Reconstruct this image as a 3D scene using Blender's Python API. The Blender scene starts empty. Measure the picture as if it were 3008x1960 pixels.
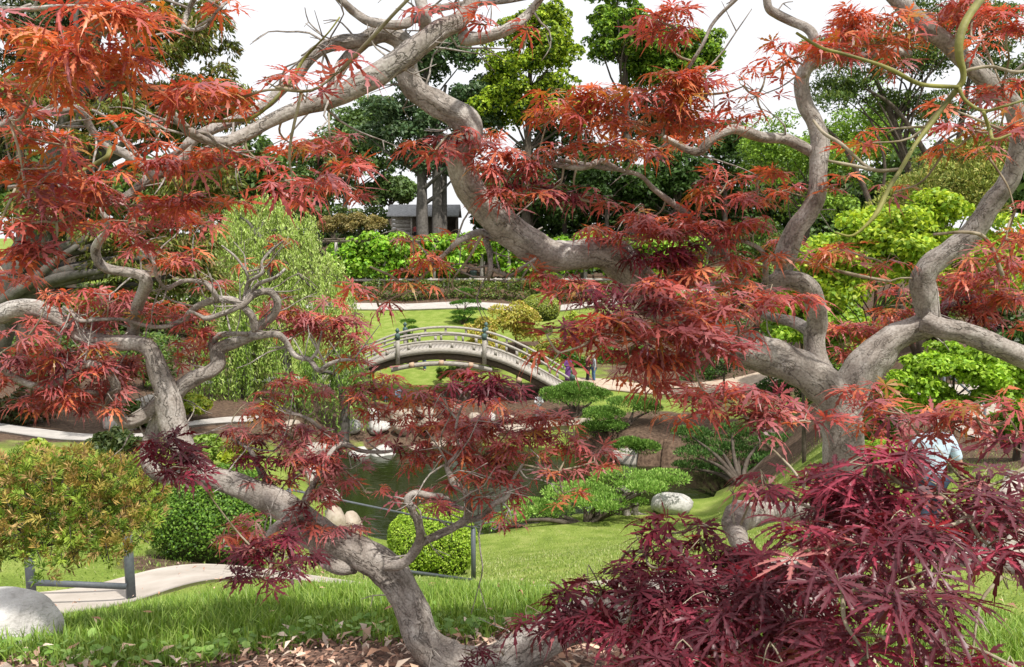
import bpy, math, random
import numpy as np
from mathutils import Vector, Matrix, Euler

# ------------------------------------------------------------------ camera, sky, sun, exposure
scene = bpy.context.scene
COL = scene.collection
FPX, CX, CY = 2340.0, 1504.0, 980.0            # 28 mm-equivalent lens, picture 3008 x 1960
PITCH = math.radians(6.8)
CAM = np.array([0.0, 0.0, 1.7])
cam_d = bpy.data.cameras.new('camera'); cam = bpy.data.objects.new('camera', cam_d); COL.objects.link(cam)
cam_d.sensor_width = 36.0; cam_d.lens = 36.0 * FPX / 3008.0
cam_d.clip_start = 0.05; cam_d.clip_end = 6000
cam.location = CAM; cam.rotation_euler = (math.pi / 2 - PITCH, 0, 0)
scene.camera = cam

SUN_EL, SUN_AZ = math.radians(61), math.radians(142)      # azimuth clockwise from +Y
world = bpy.data.worlds.new('World'); scene.world = world; world.use_nodes = True
wn, wl = world.node_tree.nodes, world.node_tree.links
bg = wn['Background']
sky = wn.new('ShaderNodeTexSky'); sky.sky_type = 'NISHITA'; sky.sun_disc = False
sky.sun_elevation = SUN_EL; sky.sun_rotation = SUN_AZ; sky.dust_density = 3.0
wmix = wn.new('ShaderNodeMix'); wmix.data_type = 'RGBA'
wmix.inputs[0].default_value = 0.86                        # thin bright cloud over the whole sky
wmix.inputs[7].default_value = (9.3, 9.3, 9.5, 1)
wl.new(sky.outputs[0], wmix.inputs[6]); wl.new(wmix.outputs[2], bg.inputs[0])
bg.inputs[1].default_value = 0.1
sun_d = bpy.data.lights.new('sun', 'SUN'); sun_d.energy = 4.4; sun_d.angle = math.radians(1.5)
sun_d.color = (1.0, 0.955, 0.88)
sun = bpy.data.objects.new('sun', sun_d); COL.objects.link(sun)
sdir = Vector((math.sin(SUN_AZ) * math.cos(SUN_EL), math.cos(SUN_AZ) * math.cos(SUN_EL), math.sin(SUN_EL)))
sun.rotation_euler = sdir.to_track_quat('Z', 'Y').to_euler()
sun.location = (0, 0, 60)
vs = scene.view_settings
vs.view_transform = 'Standard'; vs.look = 'None'; vs.gamma = 1.0; vs.use_curve_mapping = False
vs.exposure = 0.35
scene.cycles.max_bounces = 6; scene.cycles.transparent_max_bounces = 6
scene.cycles.diffuse_bounces = 3; scene.cycles.transmission_bounces = 4; scene.cycles.glossy_bounces = 2

# ------------------------------------------------------------------ helpers
rng = np.random.default_rng(7)
FW = np.array([0, math.cos(PITCH), -math.sin(PITCH)]); UP = np.array([0, math.sin(PITCH), math.cos(PITCH)])
def P(x, y, d):                                 # photo pixel + depth -> world point
    return CAM + d * (FW + np.array([(x - CX) / FPX, 0, 0]) - UP * ((y - CY) / FPX))
VS = 3008 / 2380.0
def PV(x, y, d): return P(x * VS, y * VS, d)
def nrm(a): return a / np.maximum(np.linalg.norm(a, axis=-1, keepdims=True), 1e-9)

ORG = {}
def mesh(name, V, F, mat=None, col=None, smooth=False, attrs=None):
    V = np.asarray(V, dtype=np.float64).reshape(-1, 3)
    if isinstance(F, np.ndarray): F = [F]
    F = [np.asarray(f, dtype=np.int64) for f in F if len(f)]
    me = bpy.data.meshes.new(name)
    me.vertices.add(len(V)); me.vertices.foreach_set('co', V.astype(np.float32).ravel())
    loops = np.concatenate([f.ravel() for f in F]); sizes = np.concatenate([np.full(len(f), f.shape[1]) for f in F])
    me.loops.add(len(loops)); me.loops.foreach_set('vertex_index', loops.astype(np.int32))
    me.polygons.add(len(sizes))
    starts = np.concatenate([[0], np.cumsum(sizes)[:-1]])
    me.polygons.foreach_set('loop_start', starts.astype(np.int32))
    if smooth: me.polygons.foreach_set('use_smooth', np.ones(len(sizes), dtype=bool))
    me.update(calc_edges=True)
    if col is not None:
        a = me.attributes.new('Col', 'FLOAT_COLOR', 'POINT')
        c = np.ones((len(V), 4), dtype=np.float32); c[:, :3] = col
        a.data.foreach_set('color', c.ravel())
    for k, val in (attrs or {}).items():
        val = np.asarray(val, dtype=np.float32)
        if val.ndim == 1:
            me.attributes.new(k, 'FLOAT', 'POINT').data.foreach_set('value', val)
        else:
            me.attributes.new(k, 'FLOAT_VECTOR', 'POINT').data.foreach_set('vector', val.ravel())
    if mat: me.materials.append(mat)
    return me
def tag(o, label=None, cat=None, group=None, kind=None):
    if label: o['label'] = label
    if cat: o['category'] = cat
    if group: o['group'] = group
    if kind: o['kind'] = kind
    return o
def thing(name, label, cat, loc, group=None):
    o = bpy.data.objects.new(name, None); COL.objects.link(o); o.empty_display_size = 0.1
    o.location = loc; ORG[o.name] = np.array(loc, dtype=float)
    return tag(o, label, cat, group)
def part(name, parent, V, F, mat, col=None, smooth=False, kind=None, attrs=None):
    org = ORG[parent.name]
    o = bpy.data.objects.new(name, mesh(name, np.asarray(V).reshape(-1, 3) - org, F, mat, col, smooth, attrs))
    COL.objects.link(o); o.parent = parent; ORG[o.name] = org
    if kind: o['kind'] = kind
    return o
def part_shared(name, parent, me, loc=(0, 0, 0), rot=(0, 0, 0), scl=(1, 1, 1)):
    o = bpy.data.objects.new(name, me); COL.objects.link(o); o.parent = parent
    o.location = np.asarray(loc, dtype=float) - ORG[parent.name]; o.rotation_euler = rot; o.scale = scl
    ORG[o.name] = np.asarray(loc, dtype=float)
    return o
def solo(name, V, F, mat, label=None, cat=None, group=None, kind=None, col=None, smooth=False, loc=None, attrs=None):
    V = np.asarray(V, dtype=float).reshape(-1, 3)
    if loc is None: loc = np.array([V[:, 0].mean(), V[:, 1].mean(), V[:, 2].min()]) if kind != 'structure' else np.zeros(3)
    o = bpy.data.objects.new(name, mesh(name, V - loc, F, mat, col, smooth, attrs)); COL.objects.link(o); o.location = loc
    ORG[o.name] = np.array(loc, dtype=float)
    return tag(o, label, cat, group, kind)

class MB:
    """collects geometry"""
    def __init__(s): s.v = []; s.f = {}; s.n = 0; s.a = []
    def add(s, V, *faces, bark=None):
        V = np.asarray(V, dtype=float).reshape(-1, 3)
        for f in faces:
            f = np.asarray(f)
            if len(f): s.f.setdefault(f.shape[1], []).append(f + s.n)
        s.v.append(V); s.n += len(V)
        s.a.append(bark if bark is not None else V)
        return s
    @property
    def V(s): return np.concatenate(s.v)
    @property
    def F(s): return [np.concatenate(x) for x in s.f.values()]
    @property
    def A(s): return np.concatenate(s.a)
    def box(s, c, sx, sy, sz, rot=None):
        q = np.array([[x, y, z] for x in (-.5, .5) for y in (-.5, .5) for z in (-.5, .5)]) * [sx, sy, sz]
        if rot is not None: q = q @ np.asarray(rot).T
        return s.add(q + np.asarray(c), BOXF)
    def bar(s, p, q, w, h, up=(0, 0, 1)):
        p, q = np.asarray(p, float), np.asarray(q, float); d = q - p; L = np.linalg.norm(d); d /= L
        r = np.cross(d, up); r /= np.linalg.norm(r); u = np.cross(r, d)
        return s.box((p + q) / 2, w, L, h, np.stack([r, d, u], axis=1))
    def tube(s, pts, rad, sides=8, sub=4, rough=0.0, cap=True, seed=0):
        V, F4, F3, A = tube(pts, rad, sides, sub, rough, cap, seed)
        return s.add(V, F4, F3, bark=A)
    def lathe(s, c, prof, sides=12):
        n = len(prof); th = np.arange(sides) * 2 * np.pi / sides
        V = np.array([[r * np.cos(t), r * np.sin(t), z] for r, z in prof for t in th]) + np.asarray(c)
        i = np.arange(n - 1)[:, None] * sides; j = np.arange(sides)[None]; k = (j + 1) % sides
        F = np.stack([i + j, i + k, i + sides + k, i + sides + j], -1).reshape(-1, 4)
        return s.add(V, F, np.arange(sides)[None, ::-1], np.arange(sides)[None] + (n - 1) * sides)
BOXF = np.array([[0, 1, 3, 2], [4, 6, 7, 5], [0, 4, 5, 1], [2, 3, 7, 6], [0, 2, 6, 4], [1, 5, 7, 3]])
def catmull(p, n):
    p = np.asarray(p, float)
    if len(p) < 3 or n <= 1: 
        if n <= 1: return p
        t = np.linspace(0, 1, n + 1)[:, None]; return p[0] * (1 - t) + p[1] * t
    q = np.vstack([2 * p[0] - p[1], p, 2 * p[-1] - p[-2]]); out = []
    for i in range(1, len(q) - 2):
        t = np.arange(n)[:, None] / n
        a, b, c, d = q[i - 1], q[i], q[i + 1], q[i + 2]
        out.append(.5 * (2 * b + (c - a) * t + (2 * a - 5 * b + 4 * c - d) * t ** 2 + (3 * b - a - 3 * c + d) * t ** 3))
    return np.vstack(out + [p[-1:]])
def tube(pts, rad, sides=8, sub=4, rough=0.0, cap=True, seed=0):
    pts = np.asarray(pts, float); rad = np.broadcast_to(np.asarray(rad, float), (len(pts),))
    c = catmull(np.hstack([pts, rad[:, None]]), sub); p, r = c[:, :3], np.maximum(c[:, 3], 1e-4)
    n = len(p); T = nrm(np.gradient(p, axis=0)); ref = np.array([0, -1.0, 0.02])
    Nn = np.zeros_like(p); v = np.cross(T[0], ref); 
    if np.linalg.norm(v) < .1: v = np.cross(T[0], [0, 0, 1.0])
    Nn[0] = nrm(v)
    for i in range(1, n):
        v = Nn[i - 1] - T[i] * np.dot(Nn[i - 1], T[i]); Nn[i] = nrm(v)
    B = np.cross(T, Nn); th = np.arange(sides) * 2 * np.pi / sides
    along = np.concatenate([[0], np.cumsum(np.linalg.norm(np.diff(p, axis=0), axis=1))])
    rr = np.repeat(r[:, None], sides, 1)
    if rough > 0:
        g = np.random.default_rng(seed + 11)
        for k in range(7):
            m, ph, wv = g.integers(1, 6), g.uniform(0, 6.28), g.uniform(4, 40)
            rr *= 1 + rough * .5 * np.sin(m * th[None] + ph + np.sin(along[:, None] * wv + k) * 1.6) * np.sin(along[:, None] * wv * .7 + ph * 2)
    V = p[:, None] + rr[..., None] * (np.cos(th)[None, :, None] * Nn[:, None] + np.sin(th)[None, :, None] * B[:, None])
    A = np.stack([np.cos(th)[None] * r[:, None], np.sin(th)[None] * r[:, None], np.repeat(along[:, None], sides, 1)], -1) + seed * .37
    i = np.arange(n - 1)[:, None] * sides; j = np.arange(sides)[None]; k = (j + 1) % sides
    F4 = np.stack([i + j, i + k, i + sides + k, i + sides + j], -1).reshape(-1, 4)
    V = V.reshape(-1, 3); A = A.reshape(-1, 3); F3 = np.zeros((0, 3), int)
    if cap:
        e0, e1 = len(V), len(V) + 1
        V = np.vstack([V, p[0] - T[0] * r[0] * .35, p[-1] + T[-1] * r[-1] * .35]); A = np.vstack([A, A[0], A[-1]])
        jj = np.arange(sides); kk = (jj + 1) % sides
        F3 = np.vstack([np.stack([kk, jj, np.full(sides, e0)], 1), np.stack([(n - 1) * sides + jj, (n - 1) * sides + kk, np.full(sides, e1)], 1)])
    return V, F4, F3, A

# ---- materials
def nodes(name):
    m = bpy.data.materials.new(name); m.use_nodes = True
    n, l = m.node_tree.nodes, m.node_tree.links
    return m, n, l, n['Principled BSDF']
def ramp(n, stops):
    r = n.new('ShaderNodeValToRGB'); e = r.color_ramp.elements
    while len(e) < len(stops): e.new(0.5)
    for q, (p, c) in zip(e, stops): q.position = p; q.color = (*c, 1)
    return r
def m_noise(name, c1, c2, scale=8, rough=.8, bump=.3, bscale=None, c3=None, vec=None, metallic=0, spec=.3, detail=6, stretch=None, bdist=.02):
    m, n, l, b = nodes(name)
    tc = n.new('ShaderNodeTexCoord'); out = tc.outputs['Object']
    if vec:
        at = n.new('ShaderNodeAttribute'); at.attribute_name = vec; out = at.outputs['Vector']
    if stretch:
        mp = n.new('ShaderNodeMapping'); mp.inputs['Scale'].default_value = stretch; l.new(out, mp.inputs[0]); out = mp.outputs[0]
    t = n.new('ShaderNodeTexNoise'); t.inputs['Scale'].default_value = scale; t.inputs['Detail'].default_value = detail
    l.new(out, t.inputs['Vector'])
    st = [(.32, c1), (.68, c2)] if c3 is None else [(.28, c1), (.5, c2), (.72, c3)]
    r = ramp(n, st); l.new(t.outputs['Fac'], r.inputs[0]); l.new(r.outputs[0], b.inputs['Base Color'])
    b.inputs['Roughness'].default_value = rough; b.inputs['Metallic'].default_value = metallic
    b.inputs['Specular IOR Level'].default_value = spec
    if bump:
        t2 = n.new('ShaderNodeTexNoise'); t2.inputs['Scale'].default_value = bscale or scale * 4; t2.inputs['Detail'].default_value = 5
        l.new(out, t2.inputs['Vector'])
        bp = n.new('ShaderNodeBump'); bp.inputs['Strength'].default_value = bump; bp.inputs['Distance'].default_value = bdist
        l.new(t2.outputs['Fac'], bp.inputs['Height']); l.new(bp.outputs[0], b.inputs['Normal'])
    return m
def m_leaf(name, trans=.3, rough=.5, spec=.35, tint=(1.15, 1.1, .7), obj=None, rib=None):
    """leaf: colour from the Col attribute (or two pigment colours mixed per object), thin-sheet translucency"""
    m, n, l, b = nodes(name)
    if obj:
        oi = n.new('ShaderNodeObjectInfo'); mx = n.new('ShaderNodeMix'); mx.data_type = 'RGBA'
        mx.inputs[6].default_value = (*obj[0], 1); mx.inputs[7].default_value = (*obj[1], 1)
        l.new(oi.outputs['Random'], mx.inputs[0]); c = mx.outputs[2]
    else:
        at = n.new('ShaderNodeAttribute'); at.attribute_name = 'Col'; c = at.outputs['Color']
    if rib:
        ra = n.new('ShaderNodeAttribute'); ra.attribute_name = 'rib'
        pw = n.new('ShaderNodeMath'); pw.operation = 'POWER'; pw.inputs[1].default_value = 3.0; l.new(ra.outputs['Fac'], pw.inputs[0])
        m2 = n.new('ShaderNodeMix'); m2.data_type = 'RGBA'; m2.inputs[7].default_value = (*rib, 1)
        l.new(pw.outputs[0], m2.inputs[0]); l.new(c, m2.inputs[6]); c = m2.outputs[2]
    l.new(c, b.inputs['Base Color']); b.inputs['Roughness'].default_value = rough; b.inputs['Specular IOR Level'].default_value = spec
    if trans > 0:
        tr = n.new('ShaderNodeBsdfTranslucent'); mt = n.new('ShaderNodeMix'); mt.data_type = 'RGBA'; mt.blend_type = 'MULTIPLY'
        mt.inputs[0].default_value = 1; mt.inputs[7].default_value = (*tint, 1); l.new(c, mt.inputs[6]); l.new(mt.outputs[2], tr.inputs[0])
        ms = n.new('ShaderNodeMixShader'); ms.inputs[0].default_value = trans
        l.new(b.outputs[0], ms.inputs[1]); l.new(tr.outputs[0], ms.inputs[2])
        l.new(ms.outputs[0], n['Material Output'].inputs[0])
    return m
def m_bark(name, c1, c2, c3, crack=(.05, .04, .03), s=1.0, bump=.9):
    m, n, l, b = nodes(name)
    at = n.new('ShaderNodeAttribute'); at.attribute_name = 'bark'
    tc = n.new('ShaderNodeTexCoord')
    t = n.new('ShaderNodeTexNoise'); t.inputs['Scale'].default_value = 9 * s; t.inputs['Detail'].default_value = 8; t.inputs['Roughness'].default_value = .65
    l.new(tc.outputs['Object'], t.inputs['Vector'])
    r = ramp(n, [(.3, c1), (.5, c2), (.7, c3)]); l.new(t.outputs['Fac'], r.inputs[0])
    mp = n.new('ShaderNodeMapping'); mp.inputs['Scale'].default_value = (1, 1, .2); l.new(at.outputs['Vector'], mp.inputs[0])
    w = n.new('ShaderNodeTexNoise'); w.inputs['Scale'].default_value = 14 * s; w.inputs['Detail'].default_value = 5; l.new(at.outputs['Vector'], w.inputs['Vector'])
    ad = n.new('ShaderNodeMix'); ad.data_type = 'VECTOR'; ad.inputs[0].default_value = .06; l.new(mp.outputs[0], ad.inputs[4]); l.new(w.outputs['Color'], ad.inputs[5])
    v = n.new('ShaderNodeTexNoise'); v.inputs['Scale'].default_value = 26 * s; v.inputs['Detail'].default_value = 3.5; v.inputs['Roughness'].default_value = .6; l.new(ad.outputs[1], v.inputs['Vector'])
    cr = ramp(n, [(.47, (0, 0, 0)), (.5, (.6, .6, .6)), (.53, (0, 0, 0))]); l.new(v.outputs['Fac'], cr.inputs[0])
    sp = n.new('ShaderNodeTexNoise'); sp.inputs['Scale'].default_value = 5 * s; l.new(tc.outputs['Object'], sp.inputs['Vector'])
    sr = ramp(n, [(.36, (.12, .12, .12)), (.6, (1, 1, 1))]); l.new(sp.outputs['Fac'], sr.inputs[0])
    mu = n.new('ShaderNodeMath'); mu.operation = 'MULTIPLY'; l.new(cr.outputs[0], mu.inputs[0]); l.new(sr.outputs[0], mu.inputs[1])
    mx = n.new('ShaderNodeMix'); mx.data_type = 'RGBA'; mx.inputs[7].default_value = (*crack, 1)
    l.new(mu.outputs[0], mx.inputs[0]); l.new(r.outputs[0], mx.inputs[6])
    # fine specks
    f = n.new('ShaderNodeTexNoise'); f.inputs['Scale'].default_value = 130 * s; f.inputs['Detail'].default_value = 4; l.new(tc.outputs['Object'], f.inputs['Vector'])
    fr = ramp(n, [(.35, (.72, .7, .68)), (.6, (1.12, 1.12, 1.12))]); l.new(f.outputs['Fac'], fr.inputs[0])
    m2 = n.new('ShaderNodeMix'); m2.data_type = 'RGBA'; m2.blend_type = 'MULTIPLY'; m2.inputs[0].default_value = 1
    l.new(mx.outputs[2], m2.inputs[6]); l.new(fr.outputs[0], m2.inputs[7]); l.new(m2.outputs[2], b.inputs['Base Color'])
    hs = n.new('ShaderNodeMath'); hs.operation = 'MULTIPLY_ADD'; hs.inputs[1].default_value = -1.2; l.new(mu.outputs[0], hs.inputs[0])
    ln = n.new('ShaderNodeTexNoise'); ln.inputs['Scale'].default_value = 60 * s; ln.inputs['Detail'].default_value = 6; l.new(mp.outputs[0], ln.inputs['Vector'])
    l.new(ln.outputs['Fac'], hs.inputs[2])
    bp = n.new('ShaderNodeBump'); bp.inputs['Strength'].default_value = bump; bp.inputs['Distance'].default_value = .006; l.new(hs.outputs[0], bp.inputs['Height'])
    l.new(bp.outputs[0], b.inputs['Normal']); b.inputs['Roughness'].default_value = .85; b.inputs['Specular IOR Level'].default_value = .2
    return m

MAT = {}
MAT['leaf'] = m_leaf('foliage')
MAT['needle'] = m_leaf('needles', trans=.15, rough=.6, spec=.25)
MAT['bark'] = m_bark('maple_bark', (.155, .13, .11), (.285, .255, .228), (.44, .415, .385))
MAT['bark_dark'] = m_bark('dark_bark', (.05, .04, .03), (.09, .07, .055), (.14, .12, .1), s=.5)
MAT['bark_grey'] = m_bark('grey_bark', (.06, .053, .046), (.11, .1, .09), (.165, .15, .135), s=.4)
MAT['twig'] = m_noise('twig', (.13, .1, .05), (.36, .31, .23), 14, .8, .2)
MAT['twig_green'] = m_noise('green_twig', (.11, .105, .03), (.25, .24, .06), 14, .6, .15)
MAT['concrete'] = m_noise('path_concrete', (.36, .315, .27), (.47, .42, .37), 3, .9, .35, 160, bdist=.01)
MAT['concrete_far'] = m_noise('far_path', (.36, .335, .31), (.45, .42, .39), 2, .9, .1)
MAT['rock_white'] = m_noise('pale_granite', (.3, .285, .265), (.48, .465, .44), 9, .85, .8, 60, c3=(.58, .565, .54))
MAT['rock_grey'] = m_noise('grey_stone', (.22, .2, .18), (.38, .35, .31), 6, .85, .6, 30, c3=(.5, .46, .41))
MAT['rock_tan'] = m_noise('tan_stone', (.22, .175, .135), (.36, .3, .24), 4, .85, .8, 20, c3=(.46, .4, .34))
MAT['wood_grey'] = m_noise('weathered_wood', (.25, .22, .19), (.38, .35, .31), 5, .85, .4, 30, c3=(.48, .45, .41), stretch=(1, 4, 4))
MAT['wood_shaded'] = m_noise('shaded_timber', (.07, .052, .04), (.15, .115, .09), 5, .85, .4, 30, stretch=(1, 4, 4))  # shade under the bridge put into the colour of beams and piers
MAT['wood_end'] = m_noise('cut_timber_end', (.4, .28, .19), (.52, .38, .27), 20, .85, .3)
MAT['wood_brown'] = m_noise('brown_wood', (.1, .08, .06), (.2, .16, .13), 6, .85, .3)
MAT['copper'] = m_noise('verdigris_copper', (.03, .06, .055), (.13, .2, .18), 20, .6, .2, metallic=.3)
MAT['steel'] = m_noise('painted_steel', (.075, .085, .1), (.105, .118, .135), 30, .55, .12, 300, spec=.4, bdist=.002)
MAT['mulch'] = m_noise('mulch', (.05, .03, .022), (.17, .1, .075), 60, .95, .8, 90, c3=(.3, .19, .14), bdist=.03)
MAT['chip'] = m_leaf('wood_chips', trans=0, rough=.9, spec=.15)
MAT['roof'] = m_noise('grey_roof', (.3, .3, .31), (.45, .45, .46), 4, .8, .2)
MAT['skin'] = m_noise('skin', (.42, .24, .17), (.5, .3, .22), 10, .6, .05)
MAT['hair_dark'] = m_noise('dark_hair', (.012, .009, .008), (.03, .022, .018), 30, .6, .3)
MAT['hair_grey'] = m_noise('grey_hair', (.35, .34, .33), (.55, .54, .53), 30, .6, .3)
def cloth(name, c, v=.18, s=12): return m_noise(name, tuple(x * (1 - v) for x in c), tuple(min(1, x * (1 + v)) for x in c), s, .85, .4, 25)

# ------------------------------------------------------------------ terrain
ZW = -9.3                                        # pond level (camera 1.7 -> 11 m below it)
ctrl = [(-200, 1960, 3.22), (1504, 1960, 3.25), (3200, 1960, 3.25),
    (0, 1890, 3.7), (400, 1828, 4.1), (900, 1782, 4.3), (1400, 1775, 4.4), (2000, 1785, 4.6), (2600, 1830, 4.6), (3100, 1880, 4.4),
    (75, 1790, 7.3), (370, 1776, 7.5), (560, 1690, 8.5), (900, 1705, 9.5), (1060, 1715, 11), (1390, 1706, 13.6), (1750, 1705, 12.5),
    (100, 1650, 9.5), (450, 1650, 9.5), (300, 1560, 12.5), (2300, 1650, 12), (2760, 1613, 10.2), (2850, 1400, 15), (2830, 1275, 22), (3000, 1500, 12),
    (1000, 1625, 21), (1560, 1640, 19), (2000, 1560, 23),
    (1100, 1592, 28.2), (1430, 1577, 28.8), (1850, 1502, 31.4), (2100, 1462, 33),
    (1000, 1330, 40), (1300, 1296, 42), (1560, 1290, 42), (1900, 1260, 40), (2150, 1300, 38), (2300, 1180, 44),
    (1680, 1140, 49), (1900, 1130, 51), (1000, 1130, 50), (1200, 1085, 56), (1200, 1000, 63), (1200, 912, 75), (1600, 912, 76), (1000, 912, 75), (1700, 1000, 62),
    (1200, 850, 82), (1600, 850, 83), (800, 850, 82), (1200, 700, 95), (1200, 692, 130), (600, 692, 130), (1900, 692, 130),
    (2600, 1200, 24), (2600, 1050, 35), (2600, 800, 60), (100, 1290, 30), (600, 1265, 34), (850, 1250, 38), (100, 1100, 45), (600, 1100, 50), (300, 900, 70)]
cp = np.array([P(*c) for c in ctrl] + [[0, .3, 0], [-1, .3, 0], [1, .3, 0], [0, 1.6, 0], [-1.2, 1.6, 0], [1.2, 1.6, 0]]
              + [[x, y, 1.0] for y in (300, 1200, 3500) for x in (-.8 * y, 0, .8 * y)])
def uv(X, Y):
    Y = np.maximum(Y, .2); return np.stack([np.clip(X / (Y + 3), -1, 1) * 2.2, np.log(Y + 3)], -1)
def phi(r2): return np.where(r2 > 1e-12, .5 * r2 * np.log(np.maximum(r2, 1e-12)), 0)
_q = uv(cp[:, 0], cp[:, 1]); _n = len(_q)
_K = phi(((_q[:, None] - _q[None]) ** 2).sum(-1)) + np.eye(_n) * 2e-3
_Pm = np.hstack([np.ones((_n, 1)), _q]); _S = np.block([[_K, _Pm], [_Pm.T, np.zeros((3, 3))]])
_w = np.linalg.solve(_S, np.concatenate([cp[:, 2], np.zeros(3)]))
pond_px = [(900, 1500), (1000, 1590), (1130, 1598), (1280, 1592), (1430, 1580), (1600, 1545), (1850, 1505), (2000, 1485), (2150, 1468), (2290, 1440),
           (2260, 1405), (2100, 1385), (1960, 1372), (1860, 1362), (1740, 1330), (1560, 1308), (1400, 1300), (1260, 1292), (1120, 1318), (1000, 1325), (900, 1330), (850, 1400)]
def on_plane(px, py, z):
    d = (z - CAM[2]) / (P(px, py, 1.0)[2] - CAM[2]); return P(px, py, d)
POND = np.array([on_plane(x, y, ZW)[:2] for x, y in pond_px])
def poly_sd(X, Y, poly):                         # signed distance, positive inside
    p = np.stack([X, Y], -1); a = poly; b = np.roll(poly, -1, 0)
    best = np.full(X.shape, 1e9); ins = np.zeros(X.shape, bool)
    for (ax, ay), (bx, by) in zip(a, b):
        e = np.array([bx - ax, by - ay]); w = p - [ax, ay]
        t = np.clip((w @ e) / (e @ e), 0, 1); dd = np.linalg.norm(w - t[..., None] * e, axis=-1); best = np.minimum(best, dd)
        cond = (ay > Y) != (by > Y)
        ins ^= cond & (X < (bx - ax) * (Y - ay) / (by - ay + 1e-12) + ax)
    return np.where(ins, best, -best)
def gz(X, Y):
    X = np.asarray(X, float); Y = np.asarray(Y, float); sh = X.shape
    q = uv(X.ravel(), Y.ravel()); out = np.empty(len(q))
    for i in range(0, len(q), 20000):
        s = q[i:i + 20000]; out[i:i + 20000] = phi(((s[:, None] - _q[None]) ** 2).sum(-1)) @ _w[:_n] + _w[_n] + s @ _w[_n + 1:]
    out = out.reshape(sh)
    sd = poly_sd(X, Y, POND)
    out = np.where(sd > 0, np.minimum(out, ZW - .05 - np.minimum(1.2, sd * .5)), np.where(sd > -9, np.maximum(out, ZW + .06 + np.minimum(.25, -sd * .15)), out))
    return out
def gz1(x, y): return float(gz(np.array([x]), np.array([y]))[0])
def ground_at(px, py, d0=2.5, d1=140):           # first point where the view ray meets the ground
    d = np.exp(np.linspace(math.log(d0), math.log(d1), 500)); p = np.array([P(px, py, k) for k in d])
    h = p[:, 2] - gz(p[:, 0], p[:, 1]); k = np.argmax(h < 0) if (h < 0).any() else len(d) - 1
    q = p[k].copy(); q[2] = gz1(q[0], q[1]); return q
def base_at(px, d):                              # ground under a pixel column at a depth
    p = P(px, 1000, d); return np.array([p[0], p[1], gz1(p[0], p[1])])

ys = np.concatenate([np.linspace(-4, 8, 64), np.linspace(8.3, 40, 68), np.linspace(40.8, 110, 50), np.geomspace(112, 4000, 24)])
xs = np.concatenate([-np.geomspace(60, 3500, 20)[::-1], np.linspace(-58, -9, 44), np.linspace(-8.6, 8.6, 76), np.linspace(9, 58, 44), np.geomspace(60, 3500, 20)])
GX, GY = np.meshgrid(xs, ys); GZ = gz(GX, GY)
nx = len(xs); ii = (np.arange(len(ys) - 1)[:, None] * nx + np.arange(nx - 1)[None]).ravel()
GF = np.stack([ii, ii + 1, ii + nx + 1, ii + nx], 1)
# bare-earth beds (a real ground cover, not shade): ellipses in plan
def ell(c, rx, ry): return (c[0], c[1], rx, ry)
beds = [ell(ground_at(1950, 1270), 5, 4.5), ell(ground_at(1480, 1240, 30), 6, 2.2), ell(ground_at(2150, 1380, 30), 4.5, 3), ell(base_at(560, 9.4), 1.1, .9),
        ell(base_at(1260, 80), 60, 3), ell(base_at(2750, 30), 8, 10), ell(base_at(200, 40), 16, 14), ell(base_at(1200, 100), 90, 16), ell(base_at(2700, 60), 30, 25), ell(base_at(1500, 60), 6, 4), ell(base_at(250, 55), 14, 20), ell(base_at(2900, 20), 3, 8), ell(base_at(1440, 47), 6.5, 5), ell(base_at(1160, 44.5), 5.5, 3.6)]
dirt = np.zeros(GX.shape)
for (x, y, rx, ry) in beds: dirt = np.maximum(dirt, np.clip(1.6 - 1.3 * np.sqrt(((GX - x) / rx) ** 2 + ((GY - y) / ry) ** 2), 0, 1))
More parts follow.
